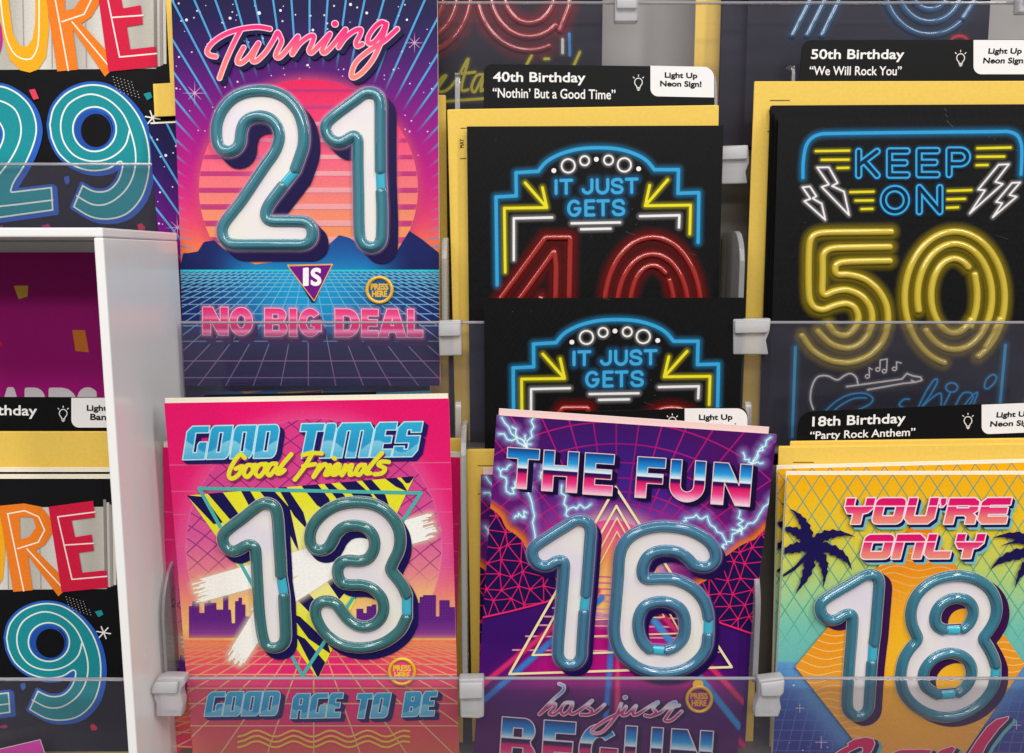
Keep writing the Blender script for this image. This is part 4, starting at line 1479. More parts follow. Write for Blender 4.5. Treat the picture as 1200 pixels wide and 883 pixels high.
NEON = {'I': [[(.5, 0), (.5, 1)]], 'T': [[(0, 0), (1, 0)], [(.5, 0), (.5, 1)]], 'U': [[(0, 0)] + ell(.5, .6, .5, .4, 180, 360, 16) + [(1, 0)]],
        'J': [[(1, 0)] + ell(.5, .66, .5, .34, 0, -165, 14)], 'E': [[(1, 0), (0, 0), (0, 1), (1, 1)], [(0, .49), (.88, .49)]],
        'G': [ell(.5, .5, .5, .5, 45, 340, 26) + [(1, .54), (.58, .54)]],
        'S': [list(smooth([(.95, .2), (.78, .03), (.45, 0), (.12, .08), (.04, .28), (.2, .43), (.55, .5), (.88, .6), (.98, .78), (.84, .95), (.5, 1), (.16, .95), (0, .78)], n=5))]}
letters = []
for ch, x0, x1, yt, yb in (('I', 464, 468, 251, 296), ('T', 483, 522, 250, 296), ('J', 563, 595, 249, 295), ('U', 614, 652, 248, 295), ('S', 668, 704, 247, 294), ('T', 719, 757, 246, 293),
                           ('G', 511, 552, 324, 374), ('E', 573, 602, 323, 373), ('T', 616, 654, 323, 373), ('S', 672, 710, 322, 372)):
    for st_ in NEON[ch]:
        letters.append(q40([(x0 + (x1 - x0) * x, yt + (yb - yt) * y - (x1 - x0) * x * .02) for x, y in st_]))
f = A.F([A.S(p, 3.7) for p in letters], pad=8)
A.glow(f, 7, '#2f86c0', .35)
A.add(f, '#3fa9de')
r4 = [[(246, 697), (250, 690), (428, 452), (517, 452), (512, 690), (510, 830)], [(306, 712), (320, 690), (460, 500), (466, 560), (463, 690), (460, 830)], [(330, 830), (412, 662), (414, 690), (414, 760)]]
r0 = [[tuple(a) for a in arc(812, 700, 172, 248, 205, -25, 50)], [tuple(a) for a in arc(812, 700, 126, 188, 205, -25, 50)], [tuple(a) for a in arc(812, 700, 80, 148, 205, 55, 40)], [(873, 605), (884, 650), (890, 700), (888, 800)]]
red = [q40(p) for p in r4 + r0]
f = A.F([A.S(p, 8) for p in red], pad=14)
A.glow(f, 11, '#8a1a18', .45, 1.4)
specks(A, 60, 5)
card40 = card_root('greeting_card', fr40, 'lower black neon card reading It just gets, in front of the other', group='black neon sign cards')
leaves(fr40, card40, A, (0, 0), M_BLACK)
M_RED = tube_mat('red_clear_plastic', '#b8302a', .12, .5)
tubes_obj('light_up_number', fr40, red, 3.6, .0015, A.z, M_RED, card40, plain_round)
c40b = copy_tree(card40, Frame((547.2, 148.6), (847.7, 147.5), (551.5, 455), .4825, .4815).like(fr40))
tag(c40b, 'upper black neon sign card reading It just gets, showing the tops of its red 40')

# ================================================================== the 50 card
fr50 = Frame((912, 138.5), (1222, 137), (887, 560), .4775, .4735)
A = Art(fr50)
A.ground(bg40, .0007)
bricks(A, 905, 240, 1225, 480, 8, 22, random.Random(4), '#08080a')
m1 = lambda p: Z(840, 0, 3.3333, p)
m2 = lambda p: Z(840, 240, 2.9444, p)
neon(A, [smooth(m1([(335, 695), (336, 640), (345, 580), (365, 545), (400, 527), (460, 523), (760, 519), (1080, 516), (1135, 516), (1170, 530), (1187, 565), (1189, 620), (1186, 682)]), n=5)], 3.8, '#2f9fdb')
neon(A, [m2([(270, 492), (259, 800)]), m2([(994, 485), (975, 690)])], 3.4, '#3f9fd2')
neon(A, [m1(p) for p in ([(385, 592), (515, 590)], [(408, 626), (513, 625)], [(470, 658), (512, 657)], [(1015, 581), (1145, 578)], [(1015, 614), (1120, 613)], [(1012, 647), (1055, 646)], [(520, 752), (610, 750)], [(540, 785), (608, 784)], [(563, 818), (606, 817)], [(900, 747), (992, 744)], [(898, 780), (967, 778)], [(896, 813), (940, 811)])], 2.6, '#e6d926', 4, .25)
blt = [m1(p + p[:1]) for p in ([(390, 656), (436, 655), (470, 716), (448, 728), (495, 750), (515, 842), (408, 732), (436, 722)], [(333, 733), (362, 730), (387, 768), (372, 776), (408, 797), (422, 860), (340, 787), (364, 778)],
                         [(1098, 645), (1138, 643), (1085, 712), (1114, 720), (985, 835), (1045, 745), (1018, 742)], [(1150, 716), (1182, 714), (1140, 763), (1168, 770), (1075, 850), (1112, 795), (1088, 790)])]
neon(A, blt, 1.9, '#ece9ea', 4, .25)
NEON.update({'K': [[(0, 0), (0, 1)], [(1, 0), (0, .58)], [(.3, .4), (1, 1)]], 'P': [[(0, 1), (0, 0), (.6, 0)] + ell(.6, .28, .4, .28, 90, -90, 14) + [(0, .56)]],
             'O': [ell(.5, .5, .5, .5)], 'N': [[(0, 1), (0, 0), (1, 1), (1, 0)]]})
for ch, x0, x1, yt, yb in (('K', 1005.5, 1027, 178, 206), ('E', 1041.5, 1062, 177.6, 205.6), ('E', 1076, 1097, 177.2, 205.2), ('P', 1111, 1132.5, 176.6, 205), ('O', 1034, 1061, 221.5, 248.5), ('N', 1076, 1100, 220.5, 248.5)):
    f = A.F([A.S([(x0 + (x1 - x0) * x, yt + (yb - yt) * y) for x, y in st_], 6.4) for st_ in NEON[ch]], pad=10, h=.0002)
    ring = f.w(np.abs(f.f))
    A.add(Field(f.x0 + 2 * fr50.k, f.y0 - 2.4 * fr50.k, f.h, ring.f), '#060607', 1.3)
    A.glow(ring, 5, '#1f6fa8', .4)
    A.add(ring, '#38a6de', 1.1)
gt = [m2(p) for p in ([(484, 622), (478, 596), (458, 582), (436, 590), (412, 604), (378, 590), (345, 594), (326, 625), (320, 670), (330, 705)], [(445, 627), (635, 601)], [(517, 638), (640, 616), (682, 612)], [(635, 601), (652, 582), (672, 590), (700, 595), (704, 605), (682, 612), (668, 606)])]
neon(A, [smooth(gt[0], n=5), gt[1], gt[2], gt[3]], 1.9, '#d9d6d8', 4, .2)
nts = [m2(p) for p in ([(523, 590), (522, 562), (532, 568)], [(559, 568), (560, 536), (584, 532), (582, 572)], [(617, 566), (616, 542), (632, 546)])]
nts += [m2([tuple(a) for a in arc(x, y, 7, 6, 0, 360, 14)]) for x, y in ((516, 592), (552, 568), (574, 574), (609, 566))]
neon(A, nts, 1.4, '#d9d6d8', 3, .15)
rk = [m2(p) for p in ([(355, 730), (400, 684), (450, 656), (505, 650), (535, 668), (520, 690), (470, 712)], [(375, 735), (420, 694), (470, 668), (512, 666)], [(690, 700), (720, 640), (748, 602), (756, 612), (730, 660), (700, 700), (735, 668), (768, 650), (770, 690)], [(780, 690), (800, 650)], [(820, 690), (842, 652), (870, 648), (880, 664), (866, 690)], [(850, 690), (875, 660), (895, 648), (880, 690)], [(640, 700), (625, 690), (640, 672), (660, 670)],
                      [tuple(a) for a in arc(806, 630, 20, 16, 0, 360, 20)], [(918, 630), (924, 604), (946, 586), (960, 594), (952, 615), (930, 634), (918, 630)])]
neon(A, [smooth(p, n=4) for p in rk], 1.9, '#2f93cf', 4, .25)
y5 = [[(597, 95), (450, 96), (355, 97), (325, 108), (313, 140), (312, 320), (328, 355), (360, 366), (400, 348), (440, 339), (472, 352), (487, 390), (474, 430), (440, 455), (402, 445), (380, 412)],
      [(592, 147), (480, 148), (360, 151), (362, 240), (358, 320), (400, 298), (445, 292), (495, 312), (525, 350), (534, 395), (522, 445), (487, 485), (440, 498), (388, 482), (345, 438)],
      [(592, 195), (500, 196), (404, 199), (404, 244), (445, 240), (505, 254), (552, 292), (582, 345), (588, 405), (572, 470), (525, 522), (455, 548), (385, 540), (325, 505), (290, 452)]]
y0 = [[tuple(a) for a in arc(815, 322, 172, 228, -50, 296, 80)], [tuple(a) for a in arc(815, 318, 128, 182, 195, -140, 70)], [tuple(a) for a in arc(812, 315, 78, 128, 50, 320, 50)], [(884, 242), (893, 300), (890, 360), (870, 420)]]
y0[0] = [tuple(a) for a in arc(815, 322, 172, 228, -62, 258, 80)]
y0.append([(922, 492), (950, 448), (972, 395)])
def chaikin(p, it=3, q=.22):
    p = [np.array(a, float) for a in p]
    for _ in range(it):
        o = [p[0]]
        for a, b in zip(p[:-1], p[1:]):
            o += [a * (1 - q) + b * q, a * q + b * (1 - q)]
        p = o + [p[-1]]
    return [tuple(a) for a in p]


yel = [m2(chaikin(p)) for p in y5 + y0]
f = A.F([A.S(p, 7) for p in yel], pad=14, h=.0003)
A.add(Field(f.x0 + 2.5 * fr50.k, f.y0 - 3 * fr50.k, f.h, f.f), '#060606', 2)
A.glow(f, 10, '#a8941a', .55, 1.5)
specks(A, 60, 6)
card50 = card_root('greeting_card', fr50, 'black neon sign card reading Keep on in blue above a big yellow 50', group='black neon sign cards')
leaves(fr50, card50, A, (0, 0), M_BLACK)
tubes_obj('light_up_number', fr50, yel, 4.1, .0017, A.z, tube_mat('yellow_clear_plastic', '#efd345', .1, .55), card50, plain_round)
for (tl, tr, yy, lab) in (((908, 131.5), (1222, 130), .4815, 'black 50 card second in its stack, thin edge along the top of the front one'), ((904, 124), (1222, 122.5), .4855, 'rear black 50 card against the yellow envelope, thin edge only')):
    tag(copy_tree(card50, Frame(tl, tr, (887, 560), yy, yy - .002).like(fr50)), lab)

# ================================================================== the 29 banner card (two of them)
fr29 = Frame((-118, -68), (201, -68), (-128, 300), .500, .500)
A = Art(fr29)
t9 = lambda p: Z(0, 0, 3.27, p)


def b9(p):                      # traced on the lower copy of the card, carried over to this one
    return [((x / 2.575) * 1.05 + 50.5, (540 + y / 2.575 - 715.5) / .948 + 95.4) for x, y in p]


A.ground(const('#131215'), .001)
rnd = random.Random(21)
A.poly(lambda X, Y: mix(np.broadcast_to(hx('#dcd8d0'), (len(X), 3)), np.broadcast_to(hx('#b9b4ab'), (len(X), 3)), .5 + .5 * np.sin(X * .08 + 1)), [(-100, -28), (182, -30), (184, 81), (-104, 83)], h=.0006)
for x, c in ((183, '#8f8983'), (187, '#c9c4bd'), (190, '#a39c96'), (194, '#d6d1ca')):
    A.poly(c, [(x - 3, -40 + (x - 183)), (x + .6, -40 + (x - 183)), (x + 1.6, 80 - (x - 183) * .4), (x - 2, 80 - (x - 183) * .4)])
A.poly('#151417', [(-110, -66), (178, -66), (180, -36), (176, -31), (-110, -29)])
for x in (-70, 27, 60, 100, 140):
    A.line([(x, -26), (x + 2, 80)], 1.0, '#a49e96')
# letters
A.poly('#c02a8c', [tuple(q) for q in arc(-22, 45, 26, 38, 0, 360, 50)])
A.poly('#f3ae22', t9([(-12, -90), (30, -90), (38, 20), (52, 130), (78, 176), (106, 181), (128, 150), (138, 90), (140, -90), (180, -90), (186, 0), (191, 110), (180, 220), (150, 268), (118, 280), (82, 272), (42, 232), (14, 140)]))
A.line(t9([(2, -90), (8, 20), (26, 140), (60, 210), (108, 230), (136, 210), (152, 140), (152, -90)]), 1.7, '#fbf2dc', sm=5)
A.poly('#ee7f25', b9([(0, 142), (78, 134), (130, 145), (160, 185), (163, 232), (140, 270), (112, 288), (218, 402), (180, 440), (88, 305), (102, 420), (43, 425)]), b9([(64, 178), (104, 180), (114, 212), (92, 245), (66, 252)]))
A.lines([b9([(75, 422), (28, 168), (80, 158), (122, 178), (140, 222), (120, 262), (57, 283)]), b9([(86, 284), (200, 420)])], 1.7, '#fbeedc')
A.poly('#d41f43', b9([(152, 145), (288, 125), (293, 180), (222, 190), (232, 245), (283, 236), (289, 290), (243, 297), (253, 362), (326, 354), (331, 411), (190, 426)]))
A.lines([b9([(294, 162), (180, 178), (222, 384), (328, 374)]), b9([(202, 271), (289, 265)])], 1.7, '#fbe6e2')
# numbers
nine = [(190, 480), (205, 415), (250, 360), (310, 330), (370, 323), (430, 338), (490, 383), (540, 450), (570, 530), (580, 610), (573, 690), (545, 768), (490, 825), (420, 845), (350, 836), (280, 795)]
nine_in = [(318, 706), (365, 730), (412, 728), (446, 700), (464, 660), (465, 625), (420, 652), (350, 660), (280, 638), (225, 590), (197, 530)]
nine = list(smooth(nine, n=4)) + list(smooth(nine_in, n=4))
two = list(smooth([(-150, 480), (-130, 390), (-70, 342), (0, 328), (60, 348), (112, 392), (140, 445), (148, 505), (132, 570), (100, 640), (62, 700), (50, 733)], n=4)) + [(205, 715), (211, 810), (-160, 862), (-170, 790)] + list(smooth([(-120, 730), (-40, 620), (2, 560), (14, 510), (-6, 470), (-40, 462), (-66, 490), (-62, 530)], n=4)) + [(-150, 545)]
hole = [tuple(q) for q in arc(366, 497, 78, 80, 0, 360, 60)]
n9 = A.Pl(t9(nine), t9(hole))
n2 = A.Pl(t9(two))
f = A.F(polys=[n9, n2], pad=12)
A.add(extruded(f, 3 * fr29.k, -2 * fr29.k), '#2c5fc0', 2.6)
A.add(f, '#1f8f98')
A.add(f.w(np.abs(f.f + 1.6 * fr29.k) - .9 * fr29.k), '#e9f2ee')
mid = [t9(smooth(p, n=5)) for p in ([(500, 500), (482, 560), (430, 605), (360, 620), (290, 598), (246, 540), (238, 465), (268, 400), (340, 364), (410, 380), (468, 430), (502, 500), (523, 590), (515, 670), (480, 735), (420, 780), (360, 785), (298, 752)], [(-100, 470), (-60, 400), (0, 388), (60, 420), (84, 480), (78, 545), (40, 620), (-30, 710), (-80, 790)], [(-80, 800), (60, 786), (206, 768)])]
A.add(A.F([A.S(p, 1.9) for p in mid], pad=2), '#e9f2ee')
A.poly('#2450a8', t9([tuple(q) for q in arc(362, 500, 72, 74, 0, 360, 50)]))
A.poly('#131215', t9([tuple(q) for q in arc(372, 502, 58, 64, 0, 360, 50)]))
for c, p in (('#e0405c', [(115, 347), (138, 343), (154, 380), (133, 385)]), ('#1f8f98', [(553, 362), (580, 355), (588, 375), (568, 387)]), ('#3a62b8', [(250, 680), (268, 675), (272, 695), (262, 710), (252, 700)]), ('#d4304c', [(530, 862), (545, 856), (562, 874), (555, 884), (535, 884)]), ('#b52a80', [(0, 868), (15, 866), (20, 880), (0, 880)]), ('#b52a80', [(160, 868), (190, 858), (200, 870), (180, 876)]), ('#c23a86', [(335 * 1.27 + 270, 830), (700, 826), (705, 840), (694, 846)])):
    A.poly(c, t9(p))
dots = []
for j in range(6):
    for i in range(6 + (j > 2)):
        dots.append((438 + i * 14 + j * 3, 297 + j * 11 + i * 4))
A.add(A.F([A.S([q, (q[0] + .1, q[1])], .9) for q in t9(dots)], pad=1, h=.00015), '#d8d6d2')
ast = b9([(318, 558)])[0]
for a in (10, 70, 130):
    dx, dy = 8.5 * math.cos(math.radians(a)), 8.5 * math.sin(math.radians(a))
    A.line([(ast[0] - dx, ast[1] - dy), (ast[0] + dx, ast[1] + dy)], 1.6, '#f0eeea')
card29 = card_root('greeting_card', fr29, 'upper black 29 card with YOURE banner letters, above the white box', group='black banner cards')
leaves(fr29, card29, A, (0, .002))
c29b = copy_tree(card29, Frame((-160, 561), (141, 561), (-148, 905), .438, .438).like(fr29))
tag(c29b, 'lower black 29 card with banner letters, standing inside the white box')
c29c = copy_tree(card29, Frame((-158, 553), (149, 553), (-146, 905), .4425, .4425).like(fr29))
tag(c29c, 'rear black 29 card in the white box, only its black top strip showing')

# ================================================================== top row: red and blue neon cards
frR = Frame((398, -230), (709, -230), (402, 176), .534, .530)
A = Art(frR)
A.ground(bg40, .0008)
z4 = lambda p: Z(500, 0, 3.077, p)
reds = []
for rx, ry, a0, a1 in ((188, 210, -168, -68), (140, 162, -200, -48), (92, 112, -200, 20)):
    reds.append(z4([tuple(q) for q in arc(370, -26, rx, ry, a0, a1, 40)]))
reds.append(z4([(520, -60), (512, 30), (480, 112)]))
for rx, ry, a0, a1 in ((188, 216, -150, -4), (140, 166, -150, 10), (92, 118, -150, 10)):
    reds.append(z4([tuple(q) for q in arc(-30, -20, rx, ry, a0, a1, 40)]))
f = A.F([A.S(p, 11) for p in reds], pad=14, h=.0004)
A.glow(f, 12, '#7a1f1c', .6, 1.3)
neon(A, [z4([(490, 145), (490, 192)])], 3.4, '#e2ded8', 4, .2)
neon(A, [z4([(514, 125), (516, 200)])], 3.6, '#3f8fd0', 4, .2)
scr = [[(-60, 340), (-20, 300), (10, 290), (-10, 345), (30, 330), (70, 275), (48, 290), (44, 330), (75, 325), (110, 285), (150, 215), (125, 320), (150, 325)], [(205, 270), (180, 275), (162, 315), (175, 332), (205, 275), (196, 330), (230, 300)], [(120, 268), (175, 262)], [(60, 368), (220, 356)], [(378, 202), (350, 260), (335, 330)], [(425, 214), (440, 214)], [(552, 190), (520, 262), (500, 320)], [(420, 250), (405, 320), (440, 270)]]
neon(A, [smooth(z4(p), n=4) for p in scr], 3.2, '#c9c12a', 4, .25)
cardR = card_root('greeting_card', frR, 'black card with red neon rings and yellow script, top row beside the 21 card', group='black neon sign cards')
leaves(frR, cardR, A, (0, 0), M_BLACK)
tubes_obj('light_up_number', frR, reds, 4.0, .0016, A.z, M_RED, cardR, plain_round)
frB = Frame((884, -230), (1175, -230), (888, 172), .534, .530)
A = Art(frB)
A.ground(const('#131318'), .001)
z7 = lambda p: Z(840, 0, 3.3333, p)
blu = [z7(p) for p in ([(293, 143), (375, -20), (420, -120)], [(350, 143), (432, -20), (480, -120)], [(408, 143), (488, -20), (540, -120)])]
for rx, ry, a0, a1 in ((180, 205, -170, -50), (130, 155, -190, 0), (82, 106, -200, 10)):
    blu.append(z7([tuple(q) for q in arc(828, -65, rx, ry, a0, a1, 40)]))
blu.append(z7([(1030, -70), (1000, 10), (958, 74)]))
f = A.F([A.S(p, 9) for p in blu], pad=14, h=.0004)
A.glow(f, 8, '#234a6a', .4, 1.4)
neon(A, [z7([tuple(q) for q in arc(946, 172, 36, 30, 0, 180, 20)])], 3, '#c8303a', 4, .3)
specks(A, 50, 7)
cardB = card_root('greeting_card', frB, 'black card with blue neon number, top row above the 50 tab', group='black neon sign cards')
leaves(frB, cardB, A, (0, 0), M_BLACK)
tubes_obj('light_up_number', frB, blu, 4.2, .002, A.z, tube_mat('blue_neon_plastic', '#2f6f9c', .15, .6), cardB, plain_round)
cB2 = copy_tree(cardB, Frame((853, -230), (1160, -230), (856, 172), .540, .537).like(frB))
tag(cB2, 'second blue neon card in the top row, dark edge left of the front one')

# ================================================================== magenta card in the white box, pink corner
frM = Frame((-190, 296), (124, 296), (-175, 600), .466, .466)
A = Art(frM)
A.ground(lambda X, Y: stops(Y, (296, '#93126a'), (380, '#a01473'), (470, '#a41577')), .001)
z2 = lambda p: Z(0, 250, 2.675, p)
for c, p in (('#d6b23e', [(45, 228), (90, 227), (88, 261), (60, 270)]), ('#d67a30', [(228, 366), (268, 367), (280, 436), (238, 432)]), ('#d21f4c', [(-20, 380), (14, 411), (-12, 430)]), ('#c8449a', [(-160, 300), (-120, 290), (-110, 330)])):
    A.poly(c, z2(p))
A.text('ARDS', (-2, 456.5), (112, 457), (-2, 505), '#d6ccd2', 3.2)
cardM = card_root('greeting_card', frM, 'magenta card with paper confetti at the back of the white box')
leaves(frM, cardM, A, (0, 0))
frP = Frame((-250, 936), (47.5, 866.5), (-215, 1120), .408, .408)
A = Art(frP)
A.ground(lambda X, Y: stops(Y, (866, '#bd4a9c'), (900, '#aa3c8a')), .001)
cardP = card_root('greeting_card', frP, 'plain pink card, only its tilted corner at the bottom of the white box')
leaves(frP, cardP, A, (-.002, -.002))


# ================================================================== envelopes
def envelope(TL, TR, BL, Y, label, ticks=(), group='yellow envelopes', flap=None):
    fr = Frame(TL, TR, BL, Y, Y)
    o = card_root('envelope', fr, label, 'envelope', group)
    slab('envelope_front', fr, M_ENV, -.0006, 0, o, 0, 0, 0, .0002)
    bm = prism([(-fr.W / 2 + .0005, fr.H * .45), (-fr.W / 2 + .0005, fr.H + .0004), (fr.W / 2 - .0005, fr.H + .0004), (fr.W / 2 - .0005, fr.H * .45)], -.0016, -.0009, .0002, 1)
    bm_obj('envelope_back', bm, M_ENV, o)
    if flap:
        bm_obj('flap', prism([tuple(q) for q in fr.loc(flap)], .0005, .0011, .0002, 1), M_ENV, o)
    if ticks:
        a = Art(fr, .0001)
        for t in ticks:
            if isinstance(t, tuple) and isinstance(t[0], str):
                a.text(t[0], *t[1:4], '#3a3426', .05)
            else:
                a.line(t, 1.0, '#5f5638')
        link('printed_mark', a.mesh('printed_mark'), o)
    return o


envelope((186, -150), (500, -150), (190.5, 136), .4975, 'yellow envelope behind the 21 card, strip showing by the 29 banner', flap=[(180, 99), (215, 97), (216, 136), (182, 137.5)])
envelope((214, 112), (522.5, 112), (222, 600), .4985, 'yellow envelope between the 21 and 40 stacks, narrow upright strip')
envelope((524, 129), (842.5, 123.8), (531, 560), .487, 'yellow envelope framing the upper 40 card', ([(540, 150.6), (561, 150)], [(539.5, 186), (546, 186)], ('MAY', (538.6, 173.5), (538.6, 163), (543.6, 173.5))))
envelope((884, 96), (1245, 95.5), (868, 540), .4895, 'yellow envelope framing the 50 card', ([(902.5, 118), (925, 118)], [(901.5, 130), (903, 142)], [(899.5, 154.5), (903, 154.5)]))
envelope((1200 - 378, -230), (1136, -230), (828, 180), .546, 'yellow envelope in the top row left of the blue neon card')
envelope((547, 528), (893, 524), (553, 1000), .4435, 'yellow envelope left of and behind the 16 cards', ([(560, 546), (578, 546)], [(560, 579), (563, 579)]))
envelope((205, 512), (543, 515), (222, 1000), .4425, 'yellow envelope behind the pink 13 cards')
envelope((912.5, 524.5), (1262, 520), (888, 1000), .4385, 'front yellow envelope above the palm tree 18 cards', ([(929.5, 542), (953.5, 542)],))
envelope((926, 518.5), (1262, 514), (902, 1000), .4415, 'rear yellow envelope under the 18th Birthday tab')
envelope((-170, 507), (133, 507), (-155, 900), .447, 'yellow envelope in the white box under the black tab')


# ================================================================== black category tabs
M_TABW = plain('white_label_paper', '#f1efee', .45, 0, (600, .06, .03), .35, .02)


def bulb(a, x, y, s, col='#ece9e4'):
    p = [tuple(q) for q in arc(x, y, 4.6 * s, 4.9 * s, -58, 238, 26)]
    L = [p + [(x - 1.9 * s, y + 6.2 * s)], [p[0], (x + 1.9 * s, y + 6.2 * s)], [(x - 1.9 * s, y + 6.4 * s), (x + 1.9 * s, y + 6.4 * s)], [(x - 1.7 * s, y + 8 * s), (x + 1.7 * s, y + 8 * s)], [(x - .8 * s, y + 9.4 * s), (x + .8 * s, y + 9.4 * s)]]
    for an in (90, 45, 135):
        c, d = math.cos(math.radians(an)), -math.sin(math.radians(an))
        L.append([(x + c * 7.2 * s, y + d * 7.2 * s), (x + c * 8.8 * s, y + d * 8.8 * s)])
    a.lines(L, 1.05 * s, col, .00015)


def tab(TL, TR, BL, Y, outline, texts, blb, lab, label, btexts):
    fr = Frame(TL, TR, BL, Y, Y)
    o = card_root('category_tab', fr, label, 'display tab', 'black category tabs')
    bm_obj('tab_board', prism([tuple(q) for q in fr.loc(outline)], 0, .0006, .00012, 1), M_BLACK, o)
    for t, p, q, r, b in texts:
        a = Art(fr, .00065, (-.3, -.1, .3, .3))
        a.text(t, p, q, r, '#f3f1ee', b, .00014)
        link('printed_words', a.mesh('printed_words'), o)
    if blb:
        a = Art(fr, .00065, (-.3, -.1, .3, .3))
        bulb(a, *blb)
        link('bulb_symbol', a.mesh('bulb_symbol'), o)
    if lab:
        lb = bm_obj('white_label', prism([tuple(q) for q in fr.loc(lab)], .00062, .0008, 0), M_TABW, o)
        for t, p, q, r, b in btexts:
            a = Art(fr, .00085, (-.3, -.1, .3, .3))
            a.text(t, p, q, r, '#1b1a1c', b, .00014)
            link('printed_words', a.mesh('printed_words'), lb)
    return o


def rnd_tab(tl, tr, br, bl, r1, r2):
    """outline with rounded upper corners"""
    tl, tr = np.array(tl, float), np.array(tr, float)
    bl, br = np.array(bl, float), np.array(br, float)
    out = []
    for c, a, b, r in ((tl, bl, tr, r1), (tr, tl, br, r2)):
        if r == 0:
            out.append(tuple(c)); continue
        p = c + (a - c) / np.hypot(*(a - c)) * r
        q = c + (b - c) / np.hypot(*(b - c)) * r
        for t in np.linspace(0, 1, 8):
            out.append(tuple((1 - t) ** 2 * p + 2 * t * (1 - t) * c + t * t * q))
    return out + [tuple(br), tuple(bl)]


def lab_shape(x0, y0, x1, y1, bl, tr, s=0):
    pts = [(x0, y0)]
    if tr:
        pts += [(x1 - tr + tr * math.sin(math.radians(t)), y0 + s * 1 + tr - tr * math.cos(math.radians(t))) for t in range(0, 91, 15)]
    else:
        pts.append((x1, y0 + s))
    pts.append((x1, y1 + s))
    pts += [(x0 + bl - bl * math.sin(math.radians(t)), y1 - bl + bl * math.cos(math.radians(t))) for t in range(0, 91, 15)]
    return pts


tab((567, 76), (845, 79), (567, 145), .490, rnd_tab((567, 75.5), (837, 79), (837, 145), (567, 145), 11, 13),
    [('40th Birthday', (578.2, 85), (685.6, 85.8), (578.2, 99.6), .36), ('“Nothin’ But a Good Time”', (577.6, 103.6), (721, 105.8), (577.6, 114.8), .18)],
    (748, 97, .98), lab_shape(762, 77.6, 836.4, 113.5, 9, 12, 1.3), 'black tab reading 40th Birthday', [('Light Up', (779, 85.6), (816.5, 86.4), (779, 93.4), .36), ('Neon Sign!', (773.6, 95.4), (821.4, 96.2), (773.6, 103.6), .36)])
tab((938, 47), (1245, 47), (938, 110), .492, rnd_tab((940, 47.5), (1245, 46.8), (1245, 110), (935, 110), 12, 0),
    [('50th Birthday', (950.6, 58.6), (1058.8, 58.6), (950, 73), .36), ('“We Will Rock You”', (948.6, 78.2), (1056, 78.4), (948.2, 88.6), .18)],
    (1125, 68.5, 1.0), lab_shape(1140, 47.6, 1244, 87.6, 9, 0), 'black tab reading 50th Birthday', [('Light Up', (1158, 57.4), (1196.6, 57.4), (1157, 65.4), .36), ('Neon Sign!', (1152, 68.4), (1201, 68.4), (1151, 76.8), .36)])
tab((935, 482), (1245, 470), (934, 530), .4445, rnd_tab((937, 482.6), (1245, 469.5), (1245, 530), (932, 530), 15, 0),
    [('18th Birthday', (952, 488.6), (1060.4, 484.4), (951.4, 503), .36), ('“Party Rock Anthem”', (949.2, 505.8), (1072, 501.6), (948.6, 517.6), .18)],
    (1133.6, 493, .98), [(x, y - (x - 1147) * .04) for x, y in lab_shape(1149.5, 474.4, 1244, 509, 9, 0)], 'black tab reading 18th Birthday', [('Light Up', (1167.4, 483.2), (1206, 481.8), (1166.6, 491), .36), ('Neon Sign!', (1160, 493.8), (1212, 492), (1159.2, 501.8), .36)])
tab((606, 484), (878, 476), (606, 540), .4465, rnd_tab((604, 484.6), (876, 476.8), (876, 540), (606, 540), 10, 13),
    [], (787.6, 493.5, .98), lab_shape(802, 478.6, 875.4, 513, 9, 12), 'black tab behind the tilted 16 card, only its white corner showing', [('Light Up', (819, 486), (857.6, 485.6), (819, 494), .36), ('Neon Sign!', (814, 496.6), (862, 496.2), (814, 504.6), .36)])
tab((238, 462.4), (441, 458.4), (238, 530), .446, rnd_tab((238, 462.8), (441, 459.2), (441, 530), (238, 530), 6, 0), [], None, None, 'black tab behind the pink 13 card, a thin sliver above it', [])
tab((-190, 465.5), (138, 466), (-180, 530), .4505, rnd_tab((-190, 465), (138, 465.6), (138, 530), (-190, 530), 10, 0),
    [('Birthday', (-24.4, 474.6), (43.8, 475.6), (-24.4, 489.6), .36)], (74.8, 484.5, .98), lab_shape(84.5, 466.2, 137, 501, 9, 0), 'black birthday tab inside the white box, with bulb and white label', [('Light Up', (103, 474.8), (144, 475.4), (103, 483.2), .36), ('Banner!', (107, 485), (147, 485.6), (107, 492), .36)])

# ================================================================== the rack, clear strips, clips, dividers, white box
wall = bm_obj('back_wall', prism(rect(-.8, .9, .8, 1.9), 0, .01), M_WALL)
wall.matrix_world = Matrix(((1, 0, 0, 0), (0, 0, 1, .575), (0, 1, 0, 0), (0, 0, 0, 1)))
wall['kind'] = 'structure'


def xz_box(name, x0, x1, z0, z1, y0, y1, mat, parent=None, bevel=.0004):
    bm = bmesh.new()
    bmesh.ops.create_cube(bm, size=1)
    for v in bm.verts:
        v.co = (x0 if v.co.x < 0 else x1, y0 if v.co.y < 0 else y1, z0 if v.co.z < 0 else z1)
    if bevel:
        bmesh.ops.bevel(bm, geom=bm.edges[:], offset=bevel, segments=2, affect='EDGES', profile=.5)
    return bm_obj(name, bm, mat, parent)


